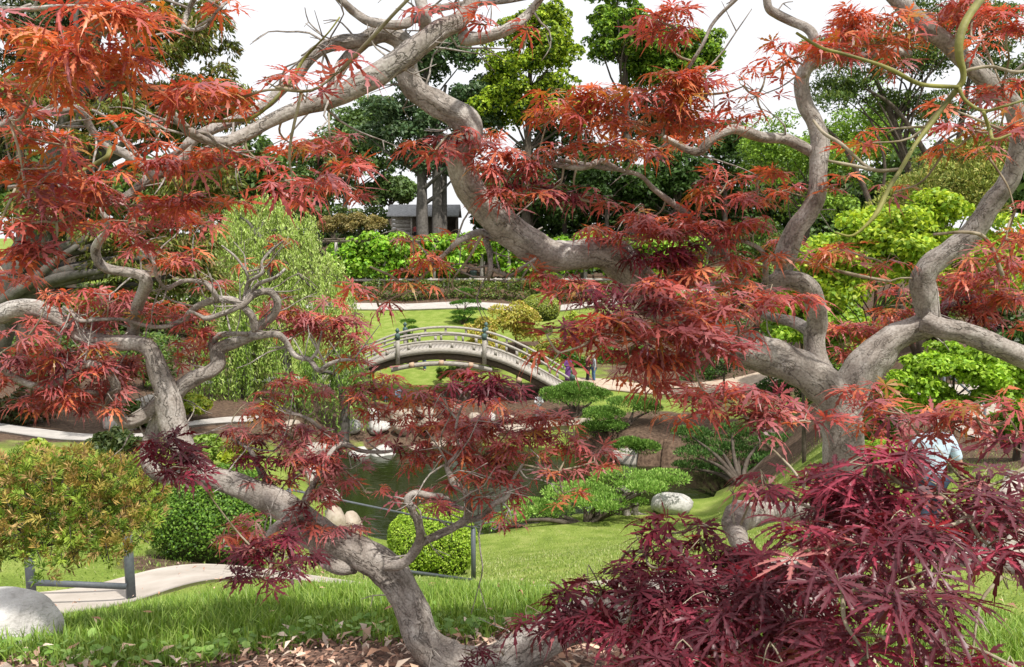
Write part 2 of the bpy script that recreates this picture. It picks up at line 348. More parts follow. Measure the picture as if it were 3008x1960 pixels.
def ground_mat():
    m, n, l, b = nodes('lawn_and_earth')
    tc = n.new('ShaderNodeTexCoord')
    def noise(s, d=4):
        t = n.new('ShaderNodeTexNoise'); t.inputs['Scale'].default_value = s; t.inputs['Detail'].default_value = d; l.new(tc.outputs['Object'], t.inputs['Vector']); return t
    r1 = ramp(n, [(.3, (.15, .215, .035)), (.5, (.215, .285, .055)), (.72, (.3, .345, .095))]); l.new(noise(1.3, 8).outputs['Fac'], r1.inputs[0])
    fine = noise(42, 4); r2 = ramp(n, [(.3, (.5, .56, .42)), (.7, (1.3, 1.25, 1.35))]); l.new(fine.outputs['Fac'], r2.inputs[0])
    mu = n.new('ShaderNodeMix'); mu.data_type = 'RGBA'; mu.blend_type = 'MULTIPLY'; mu.inputs[0].default_value = 1; l.new(r1.outputs[0], mu.inputs[6]); l.new(r2.outputs[0], mu.inputs[7])
    e = ramp(n, [(.3, (.055, .035, .025)), (.7, (.17, .115, .08))]); l.new(noise(7, 8).outputs['Fac'], e.inputs[0])
    at = n.new('ShaderNodeAttribute'); at.attribute_name = 'dirt'
    ad = n.new('ShaderNodeMath'); ad.operation = 'MULTIPLY_ADD'; ad.inputs[1].default_value = .5; l.new(noise(1.1).outputs['Fac'], ad.inputs[0]); l.new(at.outputs['Fac'], ad.inputs[2])
    st = ramp(n, [(.62, (0, 0, 0)), (.78, (1, 1, 1))]); l.new(ad.outputs[0], st.inputs[0])
    mx = n.new('ShaderNodeMix'); mx.data_type = 'RGBA'; l.new(st.outputs[0], mx.inputs[0]); l.new(mu.outputs[2], mx.inputs[6]); l.new(e.outputs[0], mx.inputs[7])
    l.new(mx.outputs[2], b.inputs['Base Color']); b.inputs['Roughness'].default_value = .95; b.inputs['Specular IOR Level'].default_value = .1
    bp = n.new('ShaderNodeBump'); bp.inputs['Strength'].default_value = .8; bp.inputs['Distance'].default_value = .05; l.new(noise(30, 6).outputs['Fac'], bp.inputs['Height']); l.new(bp.outputs[0], b.inputs['Normal'])
    return m
solo('ground', np.stack([GX, GY, GZ], -1), GF, ground_mat(), kind='structure', smooth=True, attrs={'dirt': dirt.ravel()})

def water_mat():
    m, n, l, b = nodes('pond_water')
    b.inputs['Base Color'].default_value = (.016, .022, .006, 1); b.inputs['Roughness'].default_value = .06; b.inputs['IOR'].default_value = 1.33
    b.inputs['Specular IOR Level'].default_value = .5
    tc = n.new('ShaderNodeTexCoord'); mp = n.new('ShaderNodeMapping'); mp.inputs['Scale'].default_value = (1.0, 2.6, 1); l.new(tc.outputs['Object'], mp.inputs[0])
    t = n.new('ShaderNodeTexNoise'); t.inputs['Scale'].default_value = 1.6; t.inputs['Detail'].default_value = 3; l.new(mp.outputs[0], t.inputs['Vector'])
    bp = n.new('ShaderNodeBump'); bp.inputs['Strength'].default_value = .12; bp.inputs['Distance'].default_value = .1; l.new(t.outputs['Fac'], bp.inputs['Height']); l.new(bp.outputs[0], b.inputs['Normal'])
    return m
pc = POND.mean(0); big = pc + (POND - pc) * 1.05
solo('pond_water', np.vstack([[*pc, ZW], np.c_[big, np.full(len(big), ZW)]]), np.array([[0, 1 + (i + 1) % len(big), 1 + i] for i in range(len(big))]), water_mat(), kind='structure')

def drape(name, up, width, mat, lift=.03, n=6, sub=8, thick=.06):
    """a path strip laid over the ground: up = far edge in plan, width towards the viewer"""
    e = catmull(np.asarray(up, float), sub); t = np.linspace(0, 1, n + 1)
    X = e[:, 0][:, None] + 0 * t; Y = e[:, 1][:, None] - t * width
    Z = gz(X, Y) + lift
    a, b = X.shape; i = (np.arange(a - 1)[:, None] * b + np.arange(b - 1)[None]).ravel()
    F = np.stack([i, i + b, i + b + 1, i + 1], 1)
    V = np.stack([X, Y, Z], -1).reshape(-1, 3); nn = len(V)
    edge = []
    for k in range(a - 1): edge += [[k * b, (k + 1) * b, nn + (k + 1) * b, nn + k * b], [k * b + b - 1, nn + k * b + b - 1, nn + (k + 1) * b + b - 1, (k + 1) * b + b - 1]]
    return solo(name, np.vstack([V, V - [0, 0, thick + lift]]), [F, np.array(edge)], mat, kind='structure')
pth = [(-350, 1775, 7.6), (0, 1772, 7.8), (160, 1765, 8), (280, 1735, 8.3), (400, 1700, 8.7), (520, 1668, 9.1), (700, 1652, 9.7), (830, 1655, 10.2), (1000, 1690, 10.8),
       (1300, 1725, 11), (1560, 1718, 11.4), (1720, 1704, 11.9), (1900, 1692, 12.2), (2300, 1670, 12.2), (2700, 1640, 11.2), (3100, 1600, 10.6)]
drape('garden_path', [P(*p)[:2] for p in pth], 2.1, MAT['concrete'], n=10)
drape('far_path', [P(x, 905, 77)[:2] for x in (300, 700, 1100, 1500, 1900, 2200)], 2.2, MAT['concrete_far'], .12, thick=.3)
drape('shore_path', [base_at(x, d)[:2] for x, d in ((-200, 32), (60, 31.5), (250, 31), (420, 32), (560, 35), (760, 37.5))], 1.5, MAT['concrete_far'], .08, thick=.2)
drape('willow_path', [base_at(x, d)[:2] for x, d in ((480, 45), (640, 47.5), (760, 49), (900, 50.5))], 1.6, MAT['concrete_far'], .1, thick=.3)
drape('bridge_path', [base_at(x, d)[:2] for x, d in ((1690, 50.8), (1780, 50.8), (1900, 50.4), (2050, 50), (2300, 50))], 2.6, m_noise('tan_gravel', (.36, .28, .21), (.47, .38, .3), 4, .95, .3, 40), .08, thick=.3)
drape('shore_gravel', [base_at(x, d)[:2] for x, d in ((1430, 43.4), (1530, 43.6), (1640, 43.4), (1740, 42.6))], 1.1, MAT['rock_tan'], .06, thick=.3)
drape('side_path', [base_at(x, d)[:2] for x, d in ((2790, 22.5), (2855, 22.6), (2925, 22.5), (2990, 22.4))], 11.5, m_noise('warm_concrete', (.36, .31, .27), (.45, .4, .35), 3, .9, .2, 90), .05, n=30)

# ------------------------------------------------------------------ the maple in front
def leaf_template(stations, droop, seed, wmax=.08, mid=True):
    g = np.random.default_rng(seed); V, F4, F3, rib = [], [], [], []
    angs = np.radians([-128, -88, -45, 0, 45, 88, 128]); lens = [.5, .78, .95, 1.0, .95, .78, .5]
    V.append((0, 0, 0)); rib.append(1); cols_ = (-1, 0, 1) if mid else (-1, 1); w3 = len(cols_)
    for a, L in zip(angs, lens):
        a += g.normal(0, .07); L *= g.uniform(.88, 1.08); dr = droop * g.uniform(.6, 1.4); bend = g.normal(0, .12)
        b0 = len(V)
        for t, w, sh in stations:
            for s in cols_:
                r = L * (t + (sh if s else 0)); ww = s * w * wmax * (.75 + .25 * L)
                aa = a + bend * r
                z = .1 * r - dr * r * r + abs(ww) * (.35 if mid else .2 * s)
                V.append((r * math.cos(aa) - ww * math.sin(aa), r * math.sin(aa) + ww * math.cos(aa), z)); rib.append(1.0 if s == 0 else 0.0)
        n = len(stations)
        for k in range(n - 1):
            i = b0 + w3 * k
            for c in range(w3 - 1): F4.append([i + c, i + c + 1, i + c + 1 + w3, i + c + w3])
        for c in range(w3 - 1): F3.append([0, b0 + c + 1, b0 + c])
    V = np.array(V); return V, np.array(F4), np.array(F3), np.array(rib)
HI = [(.10, .26, 0), (.2, .4, 0), (.26, 1.0, .09), (.35, .48, 0), (.42, 1.15, .09), (.51, .46, 0), (.58, 1.0, .09), (.67, .38, 0), (.73, .7, .08), (.82, .26, 0), (1.0, .02, 0)]
LO = [(.10, .3, 0), (.33, 1.15, .12), (.47, .42, 0), (.56, 1.1, .12), (.7, .34, 0), (1.0, .02, 0)]

MB_pts = []                                      # (world samples of the branches, for the twigs)
maple = thing('japanese_maple', 'laceleaf maple with twisted grey limbs and feathery red leaves framing the garden', 'tree', P(2338, 1990, 3.2))
_seed = [0]
def br(name, pts, d0, d1, mat='bark', sides=14, sub=5, rough=.09, parent=None):
    pts = np.array(pts, float); seg = np.concatenate([[0], np.cumsum(np.hypot(*np.diff(pts[:, :2], axis=0).T))]); t = seg / seg[-1]
    d = d0 + (d1 - d0) * t
    d = d + .04 * np.sin(t * 9 + len(pts)) * (t > 0) * (t < 1)
    W = np.array([PV(x, y, k) for (x, y, r), k in zip(pts, d)]); R = pts[:, 2] * VS * d / FPX
    _seed[0] += 1
    V, F4, F3, A = tube(W, R, sides, sub, rough, True, _seed[0])
    if mat == 'bark': MB_pts.append(catmull(W, 4))
    return part(name, parent or maple, V, [F4, F3], MAT[mat], smooth=True, attrs={'bark': A})
# trunk and right-hand limbs
br('trunk', [(1850, 1600, 66), (1872, 1450, 56), (1915, 1300, 50), (1943, 1180, 47), (1957, 1080, 47), (1958, 1000, 46), (1945, 940, 46), (1912, 895, 45), (1860, 858, 43), (1790, 830, 40), (1700, 800, 40)], 3.2, 3.05, sides=22)
br('limb', [(1700, 800, 40), (1610, 760, 40), (1530, 705, 42), (1478, 655, 43), (1437, 605, 44), (1395, 588, 38), (1330, 595, 34), (1272, 590, 35), (1220, 560, 37), (1166, 520, 36), (1122, 480, 33), (1087, 430, 32), (1068, 380, 31), (1071, 347, 31),
            (1089, 315, 30), (1086, 288, 29), (1058, 265, 29), (1010, 240, 28), (972, 215, 27), (952, 188, 26), (946, 158, 25), (942, 122, 24), (932, 96, 23), (902, 78, 22), (872, 82, 20), (842, 95, 17), (791, 99, 15), (740, 118, 14), (714, 142, 13), (690, 175, 12), (667, 194, 11), (623, 236, 11), (572, 269, 11), (488, 303, 12), (440, 333, 13), (425, 360, 14), (387, 394, 13), (353, 411, 11), (330, 428, 10), (286, 461, 9), (242, 472, 8), (202, 455, 7), (152, 434, 7), (90, 430, 6), (20, 436, 5)], 3.05, 2.3, sides=20)
br('branch', [(850, 92, 16), (825, 118, 15), (801, 145, 14), (775, 190, 12), (765, 235, 10)], 2.62, 2.6)
br('limb', [(1250, -190, 4), (1180, -120, 10), (1112, -30, 15), (1090, 20, 18), (1062, 52, 21), (1022, 72, 24), (970, 108, 25), (920, 146, 26), (870, 177, 26), (820, 205, 25), (770, 230, 22), (720, 247, 18), (673, 261, 17), (620, 286, 15), (570, 313, 14), (524, 330, 14), (480, 325, 12), (440, 306, 11), (412, 276, 9), (396, 258, 8)], 2.45, 2.1, sides=18)
br('branch', [(1060, 55, 16), (1076, 72, 13), (1083, 92, 14), (1130, 87, 13), (1190, 62, 13), (1228, 32, 10), (1265, -15, 8)], 2.45, 2.4)
br('branch', [(952, 130, 16), (982, 90, 16), (990, 62, 15), (984, 30, 15), (972, -25, 14)], 2.6, 2.6)
br('branch', [(985, 40, 9), (960, 45, 10), (940, 57, 11), (902, 57, 11), (858, 50, 11), (825, 30, 10), (801, 8, 9), (770, -20, 8)], 2.6, 2.5)
br('branch', [(990, 30, 8), (1040, 15, 8), (1100, 8, 7), (1180, 2, 6), (1250, -10, 5)], 2.6, 2.5)
br('limb', [(1940, 1010, 40), (1962, 940, 44), (1978, 898, 43), (2010, 851, 42), (2042, 817, 37), (2076, 787, 30), (2126, 765, 27), (2156, 752, 28), (2155, 723, 25), (2150, 682, 29), (2147, 649, 27), (2167, 615, 27), (2204, 588, 25), (2244, 558, 25), (2276, 520, 24), (2305, 471, 22), (2345, 421, 22), (2367, 353, 22), (2370, 303, 21), (2350, 245, 20), (2312, 209, 20), (2278, 175, 20), (2244, 141, 20), (2211, 108, 20), (2180, 84, 20), (2147, 61, 21), (2113, 27, 20), (2080, -10, 19), (2020, -80, 16), (1990, -170, 11), (1930, -250, 5)], 3.15, 2.55, sides=20)
br('limb', [(2150, 748, 24), (2190, 764, 24), (2228, 770, 24), (2278, 787, 25), (2329, 810, 25), (2420, 845, 25), (2540, 880, 21), (2680, 880, 16), (2800, 820, 10), (2880, 740, 4)], 3.0, 2.9, sides=16)
br('limb', [(1935, 905, 20), (1915, 865, 25), (1898, 832, 25), (1894, 783, 24), (1898, 743, 24), (1894, 702, 24), (1874, 667, 24), (1847, 651, 21), (1812, 652, 22), (1783, 672, 20), (1772, 698, 15)], 3.1, 3.0, sides=18)
br('limb', [(1806, 662, 18), (1822, 632, 20), (1826, 600, 24), (1837, 565, 23), (1852, 528, 22), (1878, 495, 22), (1897, 455, 21), (1902, 404, 20), (1905, 353, 21), (1906, 320, 20), (1891, 279, 19), (1874, 249, 18), (1864, 215, 17), (1864, 188, 16), (1874, 162, 15), (1895, 143, 14), (1940, 132, 11), (2005, 133, 11), (2036, 121, 12), (2076, 118, 11), (2115, 126, 8)], 3.0, 2.75, sides=18)
br('branch', [(1866, 180, 8), (1880, 130, 9), (1890, 90, 10), (1877, 67, 11), (1840, 50, 11), (1807, 34, 11), (1787, 20, 10), (1780, -15, 9)], 2.75, 2.7)
br('branch', [(1895, 358, 13), (1857, 337, 13), (1824, 323, 12), (1773, 320, 12), (1733, 306, 12), (1706, 300, 11), (1676, 310, 11), (1649, 327, 11), (1628, 350, 11), (1605, 350, 9), (1578, 338, 8), (1545, 320, 6)], 2.9, 2.7)
br('branch', [(1885, 772, 14), (1850, 752, 14), (1815, 742, 12), (1770, 730, 9)], 3.1, 3.3)
br('branch', [(1890, 1200, 24), (1867, 1190, 22), (1824, 1190, 22), (1776, 1192, 26), (1735, 1196, 33), (1708, 1212, 34), (1712, 1240, 25), (1723, 1268, 20), (1736, 1310, 17), (1760, 1370, 12)], 2.9, 1.75, sides=18)
br('limb', [(1930, 1260, 30), (2020, 1275, 26), (2160, 1287, 24), (2270, 1300, 23), (2420, 1318, 22), (2560, 1310, 18), (2700, 1260, 12), (2800, 1200, 5)], 3.1, 2.5, sides=16)
# the low limb and everything on the left
br('limb', [(1880, 1400, 44), (1760, 1390, 44), (1600, 1395, 44), (1450, 1415, 45), (1340, 1448, 45), (1265, 1486, 45), (1190, 1525, 45), (1115, 1545, 44), (1045, 1538, 43), (995, 1500, 41), (962, 1440, 39), (943, 1388, 37), (902, 1328, 39), (840, 1286, 38), (770, 1258, 36), (716, 1228, 40), (680, 1190, 36), (640, 1165, 33), (590, 1145, 30), (540, 1125, 27), (490, 1108, 26), (450, 1085, 27), (425, 1040, 27), (402, 990, 30), (394, 940, 30), (384, 900, 25), (366, 850, 22), (350, 812, 20), (322, 797, 18), (286, 797, 19), (236, 795, 20), (202, 783, 20), (168, 763, 20), (135, 743, 20), (101, 724, 19), (67, 716, 20), (34, 719, 21), (-30, 740, 22), (-130, 770, 20), (-260, 760, 14), (-360, 700, 6)], 3.15, 3.3, sides=20)
br('branch', [(470, 1108, 20), (410, 1104, 20), (368, 1098, 19), (345, 1070, 17), (348, 1030, 17), (362, 985, 16), (375, 945, 14)], 3.34, 3.38)
br('branch', [(318, 795, 13), (310, 783, 13), (313, 746, 12), (323, 702, 13), (340, 655, 14), (323, 638, 12), (286, 632, 11), (249, 625, 11), (229, 608, 11), (222, 581, 10), (232, 558, 9), (247, 541, 8), (249, 514, 7), (228, 484, 6)], 3.3, 2.9)
br('branch', [(392, 935, 20), (404, 918, 22), (424, 898, 19), (454, 878, 18), (488, 864, 17), (508, 844, 17), (506, 817, 17), (525, 803, 15), (565, 790, 12), (592, 775, 12), (606, 756, 10), (629, 740, 10), (643, 719, 9), (643, 696, 9), (629, 680, 9), (609, 679, 8), (586, 689, 8), (569, 706, 7), (552, 716, 6), (518, 729, 6), (481, 740, 6), (464, 733, 4), (440, 722, 3)], 3.35, 3.2)
br('branch', [(497, 820, 8), (492, 797, 9), (512, 780, 8), (545, 776, 6), (575, 777, 6)], 3.32, 3.3)
br('branch', [(592, 768, 9), (586, 736, 9), (565, 713, 8), (542, 699, 9), (505, 697, 8), (471, 706, 8), (444, 723, 7), (427, 743, 7), (397, 756, 6), (364, 760, 5), (323, 753, 5), (286, 743, 4), (236, 743, 4), (188, 746, 4), (168, 729, 3), (148, 713, 3)], 3.25, 3.2)
br('branch', [(504, 697, 6), (495, 676, 6), (475, 657, 6), (438, 652, 5), (411, 659, 5), (387, 672, 4), (364, 642, 4), (360, 618, 4), (350, 598, 4), (323, 578, 3), (303, 561, 2)], 3.2, 3.1)
br('branch', [(569, 700, 5), (572, 685, 5), (579, 655, 4), (609, 635, 4), (609, 608, 3), (633, 581, 3), (658, 561, 2)], 3.2, 3.15, sides=8)
br('branch', [(576, 694, 5), (599, 662, 5), (640, 645, 4), (663, 625, 3)], 3.2, 3.1, sides=8)
br('branch', [(577, 652, 4), (572, 632, 3), (545, 595, 3), (515, 571, 2)], 3.2, 3.15, sides=8)
br('branch', [(585, 784, 8), (640, 777, 8), (663, 793, 7), (677, 817, 6), (693, 830, 6), (720, 837, 6), (741, 861, 6), (764, 847, 5), (795, 837, 4), (830, 838, 3)], 3.3, 3.2)
br('branch', [(722, 837, 4), (734, 822, 4), (741, 800, 3), (748, 770, 2)], 3.25, 3.2, sides=8)
br('branch', [(388, 925, 15), (367, 940, 15), (340, 965, 15), (303, 982, 14), (283, 975, 13), (266, 948, 13), (256, 931, 12), (266, 911, 11), (269, 899, 11), (259, 874, 10), (242, 857, 10), (209, 847, 10), (178, 854, 9), (151, 878, 9), (121, 894, 9), (88, 898, 8), (54, 888, 8), (17, 867, 7), (-15, 835, 7)], 3.35, 3.0)
br('branch', [(256, 931, 8), (235, 918, 7), (212, 911, 5), (190, 912, 4)], 3.25, 3.2, sides=8)
br('branch', [(895, 1314, 13), (925, 1314, 12), (952, 1297, 11), (975, 1260, 11), (972, 1217, 10), (955, 1180, 9), (948, 1158, 9), (968, 1146, 8), (999, 1153, 8), (1032, 1156, 7), (1053, 1173, 6), (1076, 1183, 5)], 3.1, 3.0)
br('branch', [(973, 1264, 9), (1019, 1243, 10), (1059, 1223, 9), (1086, 1200, 9), (1083, 1146, 8), (1056, 1126, 8), (1046, 1105, 7), (1039, 1082, 6), (1053, 1066, 4), (1066, 1040, 3), (1060, 1005, 3), (1066, 965, 3), (1085, 920, 2)], 3.1, 3.1)
br('branch', [(1080, 1210, 7), (1120, 1200, 7), (1147, 1173, 7), (1180, 1153, 6), (1190, 1119, 4), (1215, 1080, 3)], 3.1, 3.0)
br('branch', [(640, 1160, 12), (622, 1120, 9), (600, 1085, 7), (580, 1045, 5), (540, 1020, 3)], 3.3, 3.4, sides=10)
br('branch', [(700, 1200, 10), (715, 1150, 8), (745, 1100, 6), (770, 1050, 6), (800, 1033, 7), (840, 1048, 5), (900, 1050, 4), (935, 1038, 3)], 3.25, 3.35, sides=10)
br('branch', [(800, 1033, 5), (760, 1010, 4), (720, 975, 4), (680, 960, 3), (650, 945, 2)], 3.35, 3.4, sides=8)
br('branch', [(720, 1240, 18), (745, 1290, 18), (785, 1318, 16), (825, 1320, 14)], 3.2, 3.25, sides=12)
br('branch', [(700, 1195, 14), (660, 1215, 14), (630, 1235, 9), (600, 1270, 5)], 3.2, 3.1, sides=10)
# upper left
br('branch', [(353, 411, 9), (325, 380, 10), (285, 355, 10), (250, 340, 10), (215, 305, 9), (190, 262, 9), (165, 252, 9), (110, 262, 9), (45, 275, 9), (-20, 300, 9), (-120, 330, 7), (-220, 310, 3)], 2.4, 2.1)
br('branch', [(258, 345, 8), (250, 365, 7), (215, 385, 5), (150, 415, 4), (60, 465, 3)], 2.3, 2.1, 'twig_green', 8)
br('branch', [(440, 330, 7), (400, 362, 7), (340, 375, 6), (300, 340, 4), (262, 285, 4), (215, 255, 4)], 2.4, 2.3, sides=8)
br('branch', [(-10, 18, 6), (60, 22, 6), (150, 15, 6), (280, 18, 6), (320, 8, 6), (360, -10, 6)], 2.0, 2.0, sides=8)
br('branch', [(425, 70, 6), (435, 30, 6), (455, -10, 6)], 2.2, 2.2, sides=8)
br('branch', [(425, 62, 4), (450, 70, 4), (480, 60, 4), (505, 25, 3), (530, 5, 2)], 2.2, 2.2, sides=8)
br('branch', [(470, 284, 3), (540, 280, 4), (590, 272, 4), (640, 230, 4), (680, 180, 4), (712, 130, 3), (760, 80, 2), (790, 40, 2)], 2.1, 2.0, 'twig_green', 8)
br('branch', [(758, 225, 6), (770, 190, 5), (765, 150, 4), (740, 110, 3), (700, 130, 2)], 2.4, 2.3, sides=8)
# centre, small branch hanging below the big curve
br('branch', [(1165, 545, 10), (1150, 552, 10), (1115, 540, 9), (1068, 560, 7), (1035, 590, 5), (1000, 615, 3)], 2.85, 2.8, sides=10)
br('branch', [(1128, 555, 8), (1138, 590, 7), (1140, 625, 6), (1135, 650, 4)], 2.85, 2.8, sides=8)
br('branch', [(1140, 625, 4), (1185, 640, 4), (1215, 620, 3), (1245, 600, 2)], 2.8, 2.75, sides=8)
br('branch', [(1035, 590, 4), (985, 640, 3), (950, 665, 3), (905, 640, 3), (860, 620, 2)], 2.8, 2.7, 'twig', 8)
br('branch', [(1120, 545, 4), (1090, 600, 3), (1050, 660, 2), (1100, 690, 2)], 2.8, 2.7, 'twig', 8)
# thin pale branch in the middle red mass
br('branch', [(1700, 620, 9), (1672, 570, 9), (1640, 540, 8), (1600, 500, 8), (1560, 470, 7), (1520, 440, 6), (1490, 410, 5), (1440, 395, 5), (1400, 390, 6), (1350, 380, 5), (1300, 372, 5)], 2.95, 2.7, sides=10)
br('branch', [(1440, 395, 5), (1400, 375, 7), (1370, 385, 8), (1340, 390, 7), (1280, 380, 6), (1240, 365, 5)], 2.7, 2.6, sides=10)
br('branch', [(1480, 660, 8), (1560, 662, 8), (1640, 665, 8), (1720, 655, 7), (1775, 668, 7)], 2.95, 3.0, sides=10)
br('branch', [(1780, 660, 8), (1778, 600, 6), (1760, 575, 5), (1720, 560, 5), (1690, 570, 6), (1660, 590, 5), (1640, 570, 4)], 3.0, 2.8, sides=10)
br('branch', [(1795, 612, 5), (1850, 605, 5), (1900, 618, 4), (1990, 640, 4), (2070, 655, 3)], 2.9, 2.85, 'twig', 8)
br('branch', [(1540, 315, 4), (1560, 240, 4), (1600, 160, 4), (1635, 100, 4), (1660, 50, 4), (1720, -10, 4)], 2.5, 2.4, sides=8)
# green twigs, upper right
br('branch', [(2290, -15, 10), (2248, 44, 10), (2230, 94, 10), (2230, 135, 9), (2238, 165, 7), (2238, 185, 7), (2228, 202, 7), (2194, 246, 6), (2160, 293, 6), (2127, 337, 5), (2093, 394, 5), (2066, 438, 5), (2042, 488, 6), (2019, 518, 4), (1980, 548, 3), (1940, 540, 2)], 1.95, 1.8, 'twig_green', 10)
br('branch', [(2226, 202, 5), (2160, 199, 5), (2127, 192, 5), (2076, 165, 5), (2026, 145, 4), (1958, 125, 4), (1908, 111, 4), (1851, 77, 3)], 1.9, 1.75, 'twig_green', 8)
br('branch', [(2235, 170, 4), (2260, 160, 4), (2305, 155, 4), (2360, 168, 4), (2400, 160, 3)], 1.9, 1.8, 'twig', 8)
br('branch', [(2228, 205, 5), (2245, 235, 4), (2285, 258, 4), (2330, 248, 3), (2390, 230, 3)], 1.9, 1.8, 'twig_green', 8)
br('branch', [(2285, 260, 4), (2300, 300, 4), (2310, 325, 4), (2350, 312, 3)], 1.85, 1.8, 'twig_green', 8)
br('branch', [(2090, 394, 4), (2042, 397, 4), (1992, 387, 4), (1925, 374, 3)], 1.85, 1.8, 'twig', 8)
br('branch', [(2042, 397, 3), (2009, 384, 4), (1958, 337, 4), (1915, 310, 4), (1890, 280, 3)], 1.85, 2.0, 'twig', 8)
br('branch', [(2150, 295, 3), (2120, 296, 3), (2080, 300, 2), (2055, 315, 2)], 1.85, 1.8, 'twig', 8)
br('branch', [(2330, 640, 5), (2295, 560, 5), (2250, 540, 4), (2170, 545, 3)], 2.6, 2.5, 'twig', 8)

